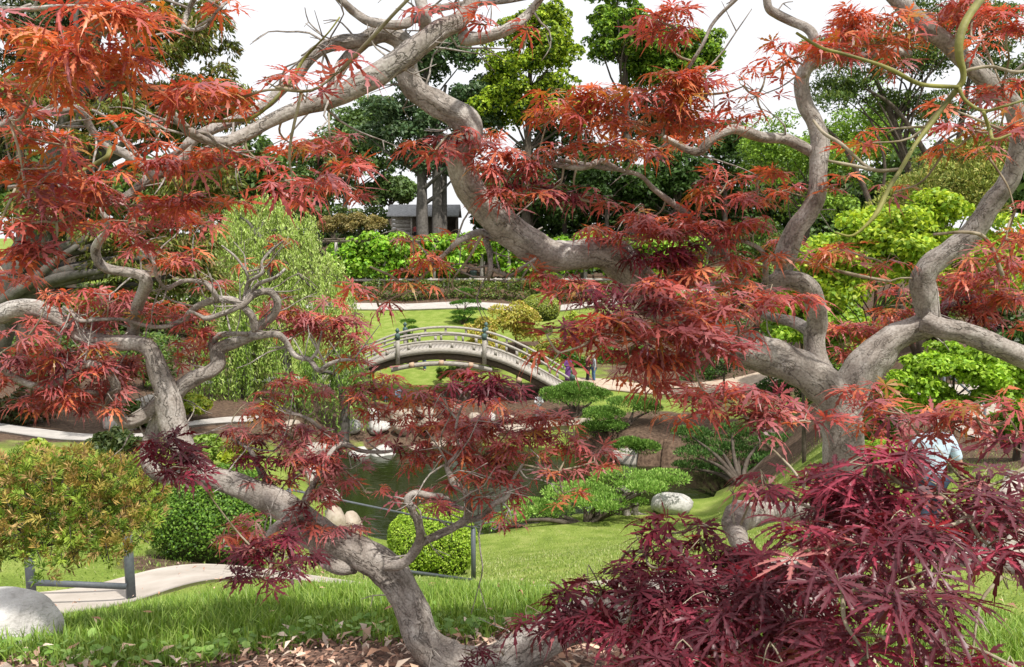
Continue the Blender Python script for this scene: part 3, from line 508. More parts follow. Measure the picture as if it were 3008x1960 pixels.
# leaf clusters: picture x, y, half-width, half-height (in the 2380-wide view), depth, pigment (0 orange .. 3 maroon), density
O, R, K, D, C = 0, 1, 2, 3, 4
clusters = [
 (50, 70, 110, 50, 1.7, O, 2), (200, 50, 130, 55, 1.6, O, 2), (290, 40, 80, 50, 1.7, O, 1.6), (180, 130, 150, 50, 1.7, O, 2.2), (70, 200, 110, 45, 1.8, O, 2), (300, 170, 110, 45, 1.8, O, 1.8), (20, 260, 70, 40, 1.9, O, 1.4),
 (430, 190, 90, 35, 1.9, O, 2), (480, 235, 100, 35, 2.0, O, 2), (560, 215, 60, 25, 2.0, O, 1.8), (640, 190, 55, 25, 1.7, R, 1.5), (700, 205, 40, 18, 1.8, R, 1.5), (790, 150, 40, 30, 1.7, K, 1.2),
 (350, 280, 80, 30, 2.1, O, 1.2), (150, 320, 110, 35, 2.0, O, 1.5), (50, 370, 110, 45, 1.9, O, 2), (200, 400, 120, 35, 2.1, O, 1.8), (340, 340, 90, 25, 2.2, O, 1), (430, 385, 110, 30, 2.2, R, 2), (520, 370, 80, 30, 2.2, O, 1.6),
 (620, 375, 70, 25, 2.2, R, 1.5), (690, 330, 60, 30, 2.4, O, 1.3), (770, 320, 60, 35, 2.6, K, 1.6), (680, 400, 90, 35, 1.9, R, 1.8), (780, 385, 80, 35, 2.3, R, 1.8), (830, 430, 60, 25, 2.5, R, 1.5), (720, 455, 70, 25, 2.2, R, 1.3),
 (60, 450, 90, 35, 1.9, K, 2), (130, 500, 90, 35, 1.9, K, 1.8), (30, 520, 60, 35, 1.8, R, 1.5), (120, 570, 70, 45, 1.9, K, 1.7), (40, 590, 60, 30, 1.9, O, 1.4), (280, 460, 110, 35, 2.2, R, 1.8), (420, 450, 100, 35, 2.3, R, 1.8), (520, 460, 80, 25, 2.3, O, 1.4), (340, 520, 110, 35, 2.4, R, 1.8), (480, 515, 70, 25, 2.6, R, 1.5),
 (20, 640, 50, 30, 2.2, R, 1.5), (270, 560, 60, 25, 2.4, R, 1.3), (390, 590, 80, 28, 3.0, R, 1.5), (450, 600, 80, 25, 3.1, O, 1.2), (620, 610, 35, 18, 3.3, O, 1.4), (640, 560, 25, 12, 3.3, O, 1.2), (510, 660, 40, 15, 3.3, R, 1.3),
 (110, 685, 50, 18, 3.0, R, 1.3), (250, 695, 60, 20, 3.2, R, 1.5), (300, 715, 80, 25, 3.3, K, 1.8), (400, 725, 70, 25, 3.3, R, 1.8), (130, 745, 90, 25, 3.2, R, 1.2), (230, 765, 90, 20, 3.3, K, 1.4), (420, 765, 70, 20, 3.3, R, 1.3), (60, 775, 60, 25, 3.0, R, 1.3),
 (90, 840, 100, 35, 3.1, K, 2.2), (180, 830, 100, 40, 3.2, R, 2), (260, 860, 80, 35, 3.3, K, 1.8), (70, 890, 80, 30, 3.1, R, 1.8), (150, 920, 110, 35, 3.2, R, 2), (240, 930, 80, 30, 3.2, K, 1.5), (60, 940, 60, 20, 3.2, R, 1.2), (300, 840, 60, 30, 3.4, K, 1.3),
 (450, 830, 55, 35, 3.4, R, 1.8), (640, 710, 50, 22, 3.4, K, 1.5), (700, 740, 80, 26, 3.4, K, 2.4), (770, 755, 90, 28, 3.4, K, 2.4), (680, 770, 60, 18, 3.4, K, 1.6), (840, 790, 60, 22, 3.3, K, 1.8), (810, 820, 80, 20, 3.3, R, 1.2), (750, 700, 60, 18, 3.4, R, .9),
 (560, 940, 55, 14, 3.4, R, 1.5), (680, 885, 60, 18, 3.4, R, 1.5), (630, 920, 60, 18, 3.4, K, 1.2), (640, 960, 60, 16, 3.4, R, 1.2), (740, 910, 45, 20, 3.4, K, 1.2),
 (600, 1000, 80, 20, 3.4, K, 1.8), (560, 1025, 60, 18, 3.4, K, 1.5), (680, 1010, 70, 22, 3.4, K, 1.7), (620, 1055, 90, 25, 3.3, D, 1.8), (700, 1060, 80, 25, 3.3, K, 1.8), (790, 1070, 70, 25, 3.3, K, 1.8), (760, 1110, 70, 20, 3.3, K, 1.3), (800, 1000, 60, 20, 3.4, R, 1.2), (720, 1150, 60, 25, 3.2, K, 1.6), (740, 1205, 70, 25, 3.2, K, 1.5), (790, 1220, 40, 22, 3.3, K, 1.2), (620, 1120, 60, 22, 3.3, K, 1.2),
 (420, 1045, 75, 38, 2.6, D, 2.6), (440, 1075, 55, 30, 2.5, D, 2), (360, 1060, 30, 25, 2.6, D, 1.3), (520, 1235, 70, 18, 2.9, R, 1.8), (580, 1250, 50, 20, 2.9, R, 1.5), (600, 1215, 40, 14, 2.9, K, 1.2), (630, 1290, 75, 35, 2.6, D, 2.6), (610, 1330, 65, 28, 2.5, D, 2.2), (690, 1290, 40, 25, 2.7, D, 1.6),
 (890, 880, 60, 18, 3.3, R, 1.5), (870, 920, 90, 22, 3.3, K, 1.6), (940, 905, 70, 20, 3.3, R, 1.6), (1000, 935, 80, 22, 3.3, R, 1.8), (900, 960, 90, 22, 3.3, R, 1.4), (1000, 975, 80, 22, 3.3, R, 1.6), (1090, 880, 80, 28, 2.6, D, 2), (1160, 885, 60, 26, 2.6, D, 1.7), (1120, 920, 70, 20, 2.8, R, 1.3), (1050, 870, 50, 16, 2.9, R, 1.2),
 (960, 1020, 80, 22, 3.2, K, 1.6), (1080, 1000, 110, 28, 3.2, R, 2), (1180, 990, 90, 28, 3.2, K, 1.8), (1270, 960, 60, 28, 3.2, R, 1.6), (1330, 975, 50, 18, 3.1, R, 1.5), (1020, 1065, 90, 26, 3.2, R, 1.9), (1120, 1050, 110, 28, 3.2, R, 2), (1230, 1040, 100, 30, 3.1, R, 2), (1320, 1030, 90, 28, 3.1, K, 1.9), (1380, 1065, 45, 18, 3.0, R, 1.5), (1200, 1090, 90, 24, 3.1, K, 1.5), (1110, 1100, 90, 24, 3.1, R, 1.4), (1300, 1085, 60, 20, 3.0, K, 1.4),
 (1000, 1145, 60, 22, 3.1, R, 2), (1030, 1175, 40, 22, 3.0, K, 1.3), (1140, 1150, 80, 20, 3.1, R, 1), (1190, 1200, 36, 20, 3.0, R, 1.4), (1310, 1140, 40, 16, 3.0, O, 1), (850, 1140, 30, 10, 3.2, R, .8),
 (1010, 600, 70, 16, 2.8, O, 2), (960, 617, 45, 12, 2.8, O, 1.5), (960, 548, 35, 12, 2.8, O, 1.3), (965, 668, 60, 12, 2.7, O, 1.4), (830, 668, 30, 16, 2.6, R, 1.5), (880, 706, 30, 12, 2.7, R, 1.5), (1080, 550, 50, 18, 2.9, O, 1), (1225, 610, 30, 14, 2.8, O, 1),
 (1010, 340, 55, 22, 2.5, R, 1.8), (1040, 305, 45, 18, 2.6, K, 1.5), (1130, 355, 70, 26, 2.7, R, 2), (1130, 310, 40, 16, 2.8, R, 1.3), (1180, 400, 90, 28, 2.6, R, 2.2), (1240, 360, 80, 26, 2.6, R, 2), (1200, 445, 90, 26, 2.6, R, 2), (1280, 430, 80, 24, 2.6, D, 1.6), (1350, 455, 70, 18, 2.6, K, 1.7), (1430, 475, 45, 12, 2.6, K, 1.5), (1150, 470, 50, 16, 2.8, O, 1.2),
 (1320, 225, 80, 26, 2.5, O, 2.2), (1270, 275, 70, 24, 2.6, O, 1.8), (1370, 280, 90, 30, 2.5, O, 2.2), (1440, 230, 80, 30, 2.5, O, 2.2), (1540, 210, 90, 34, 2.4, O, 2.4), (1630, 200, 65, 40, 2.4, O, 2.2), (1480, 285, 90, 30, 2.5, O, 2), (1580, 270, 90, 34, 2.5, O, 2.2), (1660, 270, 55, 40, 2.5, O, 1.8), (1380, 340, 90, 26, 2.6, O, 1.6), (1480, 350, 80, 26, 2.7, O, 1.5), (1600, 340, 70, 24, 2.8, O, 1.2), (1560, 170, 60, 20, 2.4, O, 1.6),
 (1500, 30, 70, 26, 2.3, R, 2), (1570, 50, 60, 28, 2.3, R, 2), (1540, 85, 50, 18, 2.4, O, 1.2), (1140, 45, 45, 25, 2.3, R, .9), (1020, 12, 35, 14, 2.3, R, 1), (1230, 60, 30, 20, 2.4, R, .7), (510, 15, 35, 16, 2.2, O, 1.2),
 (1690, 410, 60, 26, 2.8, R, 1.8), (1760, 400, 60, 22, 2.8, O, 1.5), (1660, 450, 60, 22, 2.8, O, 1.4), (1760, 460, 70, 24, 2.8, R, 1.8), (1820, 430, 50, 26, 2.9, R, 1.4), (1940, 430, 40, 20, 2.8, R, 1.4), (1630, 480, 40, 20, 2.9, R, 1),
 (1390, 520, 45, 14, 2.8, O, 1.3), (1500, 500, 60, 20, 2.9, R, 1.6), (1480, 545, 80, 30, 2.8, R, 2), (1570, 530, 90, 34, 2.8, R, 2.4), (1660, 530, 80, 34, 2.8, R, 2.2), (1750, 530, 70, 34, 2.8, R, 2.2), (1820, 545, 40, 30, 3.2, R, 1.5), (1550, 590, 90, 34, 2.8, D, 2.2), (1640, 600, 90, 34, 2.8, R, 2), (1730, 600, 70, 30, 2.9, O, 1.6), (1560, 635, 80, 26, 2.8, R, 1.8), (1420, 550, 50, 24, 2.9, R, 1.4),
 (1950, 570, 70, 22, 2.7, O, 1.6), (1900, 600, 50, 18, 2.8, O, 1.3), (2060, 610, 40, 14, 2.7, R, 1), (2010, 590, 50, 16, 2.7, O, 1.1),
 (1290, 650, 60, 18, 2.7, R, 1.8), (1340, 665, 70, 24, 2.6, R, 2), (1400, 690, 80, 30, 2.4, D, 2.2), (1470, 710, 80, 32, 2.2, D, 2.4), (1540, 690, 80, 32, 2.2, R, 2.2), (1620, 700, 90, 36, 2.2, K, 2.4), (1700, 700, 80, 36, 2.3, R, 2.2), (1780, 690, 70, 30, 2.4, R, 1.8), (1830, 690, 45, 26, 2.4, R, 1.4), (1640, 650, 70, 24, 2.7, R, 1.5), (1720, 650, 60, 22, 2.8, O, 1.3),
 (1270, 765, 60, 26, 2.0, D, 1.0), (1300, 810, 60, 22, 2.0, R, .8), (1390, 760, 90, 36, 2.1, R, 2.2), (1480, 770, 90, 40, 2.1, R, 2.6), (1570, 760, 90, 40, 2.1, K, 2.6), (1650, 770, 80, 40, 2.2, K, 2.4), (1440, 830, 80, 32, 2.2, R, 2), (1530, 830, 90, 34, 2.2, R, 2.4), (1610, 820, 80, 34, 2.2, R, 2.2), (1500, 880, 60, 20, 2.3, O, 1.3), (1600, 890, 50, 26, 2.4, O, 1.3), (1710, 770, 50, 30, 2.4, R, 1.4),
 (1610, 930, 70, 30, 2.0, R, 1.8), (1690, 920, 70, 26, 2.1, R, 1.8), (1740, 960, 60, 30, 2.0, K, 2), (1800, 945, 80, 30, 2.0, K, 2.4), (1870, 965, 60, 26, 2.0, R, 1.8), (1760, 1000, 40, 20, 2.0, K, 1.2), (1580, 960, 40, 26, 2.1, O, 1.3),
 (1960, 790, 50, 36, 3.4, R, 1.8), (2020, 750, 70, 28, 3.4, R, 2), (2080, 720, 60, 22, 3.3, R, 1.8), (1980, 840, 45, 20, 3.4, R, 1.4), (2040, 790, 60, 22, 3.5, R, 1.4), (2100, 680, 40, 18, 3.2, R, 1.2),
 (2220, 660, 60, 30, 3.2, R, 2), (2290, 650, 70, 30, 3.1, R, 2.2), (2350, 640, 50, 34, 3.0, R, 2), (2230, 715, 60, 30, 3.3, D, 2.4), (2300, 710, 70, 30, 3.2, R, 2.4), (2360, 690, 40, 30, 3.1, R, 2), (2250, 750, 60, 20, 3.4, D, 1.8), (2340, 745, 50, 20, 3.2, R, 1.4), (2060, 650, 50, 14, 3.0, O, 1),
 (2340, 540, 45, 26, 2.4, R, 1.8), (2350, 590, 40, 24, 2.4, K, 1.8), (2300, 600, 50, 20, 2.6, R, 1.3), (2360, 480, 30, 22, 2.5, R, 1.4),
 (1990, 60, 80, 36, 2.5, O, 2.4), (2060, 30, 70, 26, 2.5, O, 2), (1950, 100, 70, 30, 2.4, R, 2.2), (1880, 110, 60, 30, 2.4, R, 2), (1830, 130, 60, 28, 2.4, R, 1.1), (1780, 160, 50, 24, 2.4, O, .8), (2040, 90, 70, 26, 2.5, O, 2), (2110, 80, 50, 24, 2.5, R, 1.6), (1730, 185, 40, 30, 2.4, O, .9), (1760, 215, 40, 18, 2.4, O, .8), (1780, 265, 40, 14, 2.4, O, .8),
 (2180, 30, 60, 26, 2.7, R, 1.6), (2260, 30, 60, 30, 2.6, R, 1.8), (2340, 30, 50, 32, 2.3, R, 2), (2340, 90, 45, 28, 2.3, R, 1.8), (2200, 70, 40, 20, 2.8, R, 1.2), (2290, 100, 40, 20, 2.5, O, 1), (2120, 140, 50, 20, 2.7, R, 1.2), (2170, 60, 40, 24, 2.8, O, 1.3),
 (2190, 235, 36, 22, 2.2, O, 1.8), (2260, 225, 40, 20, 2.4, R, 1.3), (2330, 190, 50, 26, 2.4, R, 1.8), (2350, 240, 36, 20, 2.3, R, 1.3), (2010, 320, 36, 26, 2.2, O, 1.8), (2270, 295, 70, 20, 2.3, R, 2), (2330, 290, 50, 24, 2.2, R, 2), (2200, 340, 30, 12, 2.4, O, 1), (2300, 360, 40, 16, 2.6, O, .8), (2080, 440, 20, 12, 2.6, O, .7),
 (2030, 920, 70, 24, 2.4, R, 1.8), (2100, 950, 90, 26, 2.2, K, 2), (2190, 970, 90, 26, 2.1, K, 2), (2270, 960, 80, 26, 2.0, R, 2), (2350, 960, 50, 36, 1.9, R, 1.8), (2040, 980, 60, 22, 2.4, R, 1.4), (2140, 1005, 70, 20, 2.2, K, 1.3), (2300, 1010, 60, 20, 2.0, K, 1.3), (2360, 1030, 40, 22, 1.8, D, 1.3),
 # lower-right mass near the viewer: maroon leaves, crown shade partly in their colour
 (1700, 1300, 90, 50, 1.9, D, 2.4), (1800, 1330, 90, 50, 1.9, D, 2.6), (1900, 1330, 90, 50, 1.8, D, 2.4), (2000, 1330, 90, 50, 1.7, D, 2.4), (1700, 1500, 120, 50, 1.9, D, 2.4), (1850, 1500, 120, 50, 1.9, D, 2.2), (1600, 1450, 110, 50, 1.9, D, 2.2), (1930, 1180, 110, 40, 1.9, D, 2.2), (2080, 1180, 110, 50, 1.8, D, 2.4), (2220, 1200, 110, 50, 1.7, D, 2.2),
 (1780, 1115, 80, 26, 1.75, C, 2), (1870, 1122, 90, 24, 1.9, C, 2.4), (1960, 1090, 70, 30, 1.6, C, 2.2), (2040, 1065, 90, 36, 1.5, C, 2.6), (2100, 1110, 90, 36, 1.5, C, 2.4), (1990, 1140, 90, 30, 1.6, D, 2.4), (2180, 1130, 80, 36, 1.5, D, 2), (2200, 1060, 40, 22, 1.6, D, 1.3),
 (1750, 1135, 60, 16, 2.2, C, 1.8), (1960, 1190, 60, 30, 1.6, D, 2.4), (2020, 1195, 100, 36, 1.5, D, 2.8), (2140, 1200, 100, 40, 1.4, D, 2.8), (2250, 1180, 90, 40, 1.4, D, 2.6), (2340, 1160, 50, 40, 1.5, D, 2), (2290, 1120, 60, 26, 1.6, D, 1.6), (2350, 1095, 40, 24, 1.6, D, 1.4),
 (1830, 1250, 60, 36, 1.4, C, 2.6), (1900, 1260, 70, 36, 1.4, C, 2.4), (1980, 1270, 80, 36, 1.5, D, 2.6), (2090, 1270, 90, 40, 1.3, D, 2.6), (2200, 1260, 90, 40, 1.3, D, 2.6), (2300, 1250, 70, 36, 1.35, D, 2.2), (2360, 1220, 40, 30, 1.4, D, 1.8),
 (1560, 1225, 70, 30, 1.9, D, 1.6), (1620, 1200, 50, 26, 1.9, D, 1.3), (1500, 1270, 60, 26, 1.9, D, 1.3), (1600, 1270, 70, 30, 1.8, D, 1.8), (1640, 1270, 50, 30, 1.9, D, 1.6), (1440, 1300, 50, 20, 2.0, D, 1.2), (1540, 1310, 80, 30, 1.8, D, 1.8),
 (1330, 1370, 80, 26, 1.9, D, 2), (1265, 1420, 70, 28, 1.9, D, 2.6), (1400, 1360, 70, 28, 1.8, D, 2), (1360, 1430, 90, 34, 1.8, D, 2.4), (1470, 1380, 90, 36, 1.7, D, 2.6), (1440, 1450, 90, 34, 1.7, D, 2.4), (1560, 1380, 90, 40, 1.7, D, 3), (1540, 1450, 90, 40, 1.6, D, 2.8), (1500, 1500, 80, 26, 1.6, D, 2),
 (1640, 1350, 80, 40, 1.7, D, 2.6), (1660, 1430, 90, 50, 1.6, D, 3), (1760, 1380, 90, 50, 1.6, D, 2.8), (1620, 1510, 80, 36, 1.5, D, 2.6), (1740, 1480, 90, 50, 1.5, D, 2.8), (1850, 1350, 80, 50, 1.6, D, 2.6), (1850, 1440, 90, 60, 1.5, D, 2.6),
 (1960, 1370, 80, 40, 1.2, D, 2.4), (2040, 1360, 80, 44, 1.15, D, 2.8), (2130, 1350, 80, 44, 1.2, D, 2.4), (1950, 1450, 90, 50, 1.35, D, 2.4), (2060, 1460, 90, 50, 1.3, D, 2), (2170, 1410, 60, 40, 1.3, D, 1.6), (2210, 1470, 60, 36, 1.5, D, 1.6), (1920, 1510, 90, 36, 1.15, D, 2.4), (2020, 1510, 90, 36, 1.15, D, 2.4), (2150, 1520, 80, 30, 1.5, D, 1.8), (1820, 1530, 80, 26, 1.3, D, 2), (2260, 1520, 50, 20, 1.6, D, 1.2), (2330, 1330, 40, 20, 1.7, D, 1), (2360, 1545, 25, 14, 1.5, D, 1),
 (1080, 1512, 40, 10, 2.85, D, 1.6), (1120, 1520, 30, 8, 2.85, D, 1.4)]
# unseen crown clusters above the viewer's head, added to shade the lower-right leaves
for i in range(26):
    clusters.append((1300 + (i * 397) % 1500, -260 - (i * 131) % 420, 130, 40, 1.0 + .07 * (i % 9), R, 2))
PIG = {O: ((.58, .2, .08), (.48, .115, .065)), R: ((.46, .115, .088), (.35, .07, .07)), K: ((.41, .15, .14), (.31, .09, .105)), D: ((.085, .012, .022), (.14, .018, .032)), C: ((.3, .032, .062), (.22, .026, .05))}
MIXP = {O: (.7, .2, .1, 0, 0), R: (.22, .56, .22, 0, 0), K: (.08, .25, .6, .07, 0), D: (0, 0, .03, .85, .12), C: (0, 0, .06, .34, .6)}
allpts = np.vstack(MB_pts); crng = np.random.default_rng(21)
LX, LD, LN, LS, LP, tw, stems = [], [], [], [], [], MB(), MB()
# grow the twigs outwards: every cluster hangs from the nearest wood or from the nearest cluster already joined
CP = np.array([PV(c[0], c[1], c[4]) for c in clusters]); CB = np.array([c[3] * VS * c[4] / FPX for c in clusters]); HUB = CP - np.c_[0 * CB, 0 * CB, CB * .5]
dmin = np.empty(len(CP)); src = np.empty((len(CP), 3))
for i, h in enumerate(HUB):
    dd = ((allpts - h) ** 2).sum(1); j = dd.argmin(); dmin[i] = dd[j] ** .5; src[i] = allpts[j]
todo = set(range(len(CP)))
while todo:
    i = min(todo, key=lambda k: dmin[k]); todo.remove(i)
    for k in todo:
        dd = np.linalg.norm(HUB[k] - HUB[i]) * 1.05
        if dd < dmin[k]: dmin[k] = dd; src[k] = HUB[i]
for ci, (x, y, rx, ry, d, c, dens) in enumerate(clusters):
    cpos = CP[ci]; k = VS * d / FPX; a, b_ = rx * k, ry * k
    lobe = .072 if d > 1.6 else .078
    lp = lobe / d * FPX / VS
    n = max(6, int(2.15 * dens * math.pi * rx * ry / (.36 * lp * lp)))
    m = max(2, n // 6); tips = []
    for i in range(m):
        r = crng.normal(0, 1, 3); r /= np.linalg.norm(r); r *= crng.uniform(.15, 1) ** .5
        rz = r[2] + (.35 * (1 - min(1, r[0] ** 2 + r[1] ** 2)) - .1)
        tips.append(cpos + np.array([r[0] * a, r[1] * a * .7, rz * b_]))
    tips = np.array(tips); per = n / m
    q = src[ci]; hub = HUB[ci]; dist = np.linalg.norm(q - hub)
    if dist > .01:
        mid = (q + hub) / 2 + crng.normal(0, .09 * dist, 3) + [0, 0, -.05 * dist]
        tw.tube([q, mid, hub], [.0042, .0032, .002], 6, 4, 0, True)
    for tp in tips[: min(m, 6)]:
        tw.tube([hub, (hub + tp) / 2 + crng.normal(0, .02, 3), tp], [.0018, .0014, .0009], 4, 2, 0, False)
    for tp in tips:
        kk = max(2, int(round(per + crng.normal(0, 1)))); ph = crng.uniform(0, 6.28)
        out = tp - cpos; out[2] = 0; on = out / (np.linalg.norm(out) + 1e-6)
        for s in range(kk):
            an = ph + s * 2.4 + crng.normal(0, .3)
            Dv = np.array([math.cos(an), math.sin(an), crng.uniform(-.5, .15)]) + on * .5; Dv /= np.linalg.norm(Dv)
            Nv = np.array([0, 0, 1.0]) + crng.normal(0, .3, 3) + Dv * .05; Nv -= Dv * Nv.dot(Dv); Nv /= np.linalg.norm(Nv)
            pl = crng.uniform(.01, .045)
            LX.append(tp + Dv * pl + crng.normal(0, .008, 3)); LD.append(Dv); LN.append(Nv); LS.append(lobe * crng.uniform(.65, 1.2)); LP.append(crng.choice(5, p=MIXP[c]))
LX, LD, LN, LS, LP = map(np.array, (LX, LD, LN, LS, LP))
LY = np.cross(LN, LD); Rm = np.stack([LD, LY, LN], -1)
rel = LX - CAM; dep = rel @ FW; sx = CX + rel[:, 0] / dep * FPX; sy = CY - (rel @ UP) / dep * FPX
near = np.where((sx > -40) & (sx < 3050) & (sy > -40) & (sy < 2000), LS / dep * (LN[:, 2] * .4 + .8), 0)
order = np.argsort(-near); top, rest = order[:300], order[300:]
# the 300 leaves that show largest: objects of their own that share four blades per pigment
MAT['maple'] = m_leaf('maple_leaf', .38, .42, .45, (1.35, .85, .55))
hi = {}
for p in PIG:
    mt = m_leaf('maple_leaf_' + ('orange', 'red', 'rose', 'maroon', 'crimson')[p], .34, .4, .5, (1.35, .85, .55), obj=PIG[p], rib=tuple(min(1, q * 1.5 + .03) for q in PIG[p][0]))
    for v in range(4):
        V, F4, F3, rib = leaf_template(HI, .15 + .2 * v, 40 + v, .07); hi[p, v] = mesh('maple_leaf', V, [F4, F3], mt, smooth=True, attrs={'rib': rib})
for i in top:
    o = bpy.data.objects.new('leaf', hi[int(LP[i]), int(crng.integers(4))]); COL.objects.link(o); o.parent = maple
    M = Matrix(Rm[i].tolist()).to_4x4(); M.translation = Vector(LX[i] - ORG[maple.name]); o.matrix_local = M @ Matrix.Scale(float(LS[i]), 4)
Vs, Fs4, Fs3, Cs, base = [], [], [], [], 0
for v in range(5):
    tv, f4, f3, _ = leaf_template(LO, .12 + .17 * v, 60 + v, .07, False); idx = rest[v::5]; N = len(idx); nv = len(tv)
    W = LX[idx][:, None] + LS[idx][:, None, None] * np.einsum('nij,vj->nvi', Rm[idx], tv)
    off = base + np.arange(N)[:, None, None] * nv
    Vs.append(W.reshape(-1, 3)); Fs4.append((f4[None] + off).reshape(-1, 4)); Fs3.append((f3[None] + off).reshape(-1, 3)); base += N * nv
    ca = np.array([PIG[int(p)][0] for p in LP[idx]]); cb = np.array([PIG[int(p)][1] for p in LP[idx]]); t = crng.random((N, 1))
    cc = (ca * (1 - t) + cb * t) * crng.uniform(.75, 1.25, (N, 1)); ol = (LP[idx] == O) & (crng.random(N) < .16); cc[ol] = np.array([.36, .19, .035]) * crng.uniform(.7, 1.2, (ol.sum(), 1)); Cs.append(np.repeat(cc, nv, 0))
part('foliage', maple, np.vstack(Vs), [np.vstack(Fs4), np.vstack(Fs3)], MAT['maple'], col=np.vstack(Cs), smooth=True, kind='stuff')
# bare pale twigs that fork off the limbs
bt = MB(); tr_ = np.random.default_rng(77); relb = allpts - CAM; db = relb @ FW; bx_ = (CX + relb[:, 0] / db * FPX) / VS
cand = np.where((db > 2.0) & (bx_ > 0) & (bx_ < 2380))[0]; left = cand[(bx_[cand] < 1350)]
for i in list(tr_.choice(left, 190)) + list(tr_.choice(cand, 90)):
    p = allpts[i]; d_ = nrm(tr_.normal(0, 1, 3) * [1, .5, .8] + [0, 0, .55]); L_ = tr_.uniform(.05, .13); pts = [p]
    for q in range(int(tr_.integers(2, 5))): d_ = nrm(d_ + tr_.normal(0, .45, 3)); pts.append(pts[-1] + d_ * L_ * tr_.uniform(.5, 1))
    bt.tube(pts, np.linspace(.0042, .0014, len(pts)), 5, 2, 0, True)
    if len(pts) > 2:
        q0 = pts[-2]; bt.tube([q0, q0 + nrm(d_ + tr_.normal(0, .8, 3)) * L_ * .8], [.0022, .001], 4, 1, 0, True)
part('bare_twigs', maple, bt.V, bt.F, MAT['bark'], smooth=True, kind='stuff', attrs={'bark': bt.A})
part('twigs', maple, tw.V, tw.F, MAT['twig'], smooth=True, kind='stuff')
print('maple leaves', len(LX))

# ------------------------------------------------------------------ grass, mulch and litter in front
def blades(name, X, Y, h, w, cols, kind='stuff', label=None, cat=None, lean=.5, seg=2, lift=0.0):
    N = len(X); Z = gz(X, Y) + lift - .01; h = h * rng.uniform(.5, 1.25, N); a = rng.uniform(0, 6.283, N); le = rng.uniform(.1, 1, N) * lean
    b = np.stack([X, Y, Z], 1); D = np.stack([np.cos(a), np.sin(a), 0 * a], 1); S = np.stack([-np.sin(a), np.cos(a), 0 * a], 1)
    rows = []
    for k in range(seg):
        t = k / seg; c = b + D * (le * h * t * t)[:, None] + np.array([0, 0, 1]) * (h * t * (1 - .25 * le * t))[:, None]
        ww = (w * (1 - .55 * t))
        rows += [c - S * ww / 2, c + S * ww / 2]
    rows.append(b + D * (le * h)[:, None] + np.array([0, 0, 1]) * (h * (1 - .3 * le))[:, None])
    nv = len(rows); V = np.stack(rows, 1).reshape(-1, 3); o = np.arange(N)[:, None] * nv
    F4 = [np.array([2 * k, 2 * k + 1, 2 * k + 3, 2 * k + 2])[None] + o for k in range(seg - 1)]
    F3 = np.array([2 * seg - 2, 2 * seg - 1, 2 * seg])[None] + o
    t = rng.random((N, 1)); c = np.array(cols); kx = rng.integers(0, len(c), N); cc = c[kx] * rng.uniform(.75, 1.25, (N, 1))
    return solo(name, V, ([np.vstack(F4)] if F4 else []) + [F3], MAT['leaf'], label, cat, None, kind, col=np.repeat(cc, nv, 0))
def in_path(X, Y):
    e = catmull(np.array([P(*p)[:2] for p in pth]), 6); yy = np.interp(X, e[:, 0], e[:, 1]); return (Y < yy + .03) & (Y > yy - 2.12)
GR = [(.17, .29, .035), (.23, .35, .05), (.12, .22, .025), (.29, .39, .09)]
LW = [(.24, .32, .065), (.33, .4, .12), (.12, .19, .03), (.42, .43, .2)]
# mulch bed along the foot of the grass
def edge_y(X): return 3.36 + .1 * np.sin(X * 2.1 + 1) + .07 * np.sin(X * 5.3) - .3 * np.clip(-X - .7, 0, 2) - .25 * np.clip(X - .45, 0, 2)
mx_ = np.linspace(-2.6, 2.4, 60); t_ = np.linspace(0, 1, 10)
MX = mx_[:, None] + 0 * t_; MY = 1.0 + (edge_y(mx_)[:, None] + .06 - 1.0) * t_
i_ = (np.arange(59)[:, None] * 10 + np.arange(9)[None]).ravel()
solo('mulch_bed', np.stack([MX, MY, gz(MX, MY) + .012], -1), np.stack([i_, i_ + 10, i_ + 11, i_ + 1], 1), MAT['mulch'], kind='structure', smooth=True)
def flakes(name, X, Y, size, cols, label, cat, lift=.02, curl=.5):
    N = len(X); Z = gz(X, Y) + lift + rng.uniform(0, .02, N); c = np.stack([X, Y, Z], 1); a = rng.uniform(0, 6.283, N)
    s = size * rng.uniform(.4, 1.3, N); w = s * rng.uniform(.18, .5, N)
    ti = rng.normal(0, .35, (N, 2)); D = nrm(np.stack([np.cos(a), np.sin(a), ti[:, 0]], 1)); S = nrm(np.stack([-np.sin(a), np.cos(a), ti[:, 1]], 1)); U = np.cross(D, S)
    cu = (rng.uniform(-.1, 1, N) * curl * w)[:, None]
    V = np.stack([c - D * s[:, None] / 2, c - S * w[:, None] / 2 + U * cu, c + S * w[:, None] / 2 + U * cu, c + D * s[:, None] / 2], 1).reshape(-1, 3)
    o = np.arange(N)[:, None] * 4; F = np.vstack([np.array([[0, 2, 1]]) + o, np.array([[1, 2, 3]]) + o])
    cc = np.array(cols)[rng.integers(0, len(cols), N)] * rng.uniform(.7, 1.3, (N, 1))
    return solo(name, V, F, MAT['chip'], label, cat, None, 'stuff', col=np.repeat(cc, 4, 0))
X = rng.uniform(-2.3, 2.2, 9000); Y = rng.uniform(2.2, 3.6, 9000); k = Y < edge_y(X) + .12 * rng.random(9000)
flakes('bark_mulch', X[k], Y[k], .045, [(.3, .17, .12), (.42, .27, .2), (.12, .07, .05), (.5, .38, .3), (.2, .11, .08)], 'reddish brown bark chips and dry leaves under the maple', 'mulch')
X = rng.uniform(-2.4, 2.4, 800); Y = rng.uniform(2.4, 3.7, 800); k = Y < edge_y(X) + .2
flakes('dry_leaves', X[k], Y[k], .075, [(.55, .38, .27), (.42, .24, .16), (.62, .5, .4)], 'pale fallen leaves lying on the mulch', 'fallen leaves', .035, 1.0)
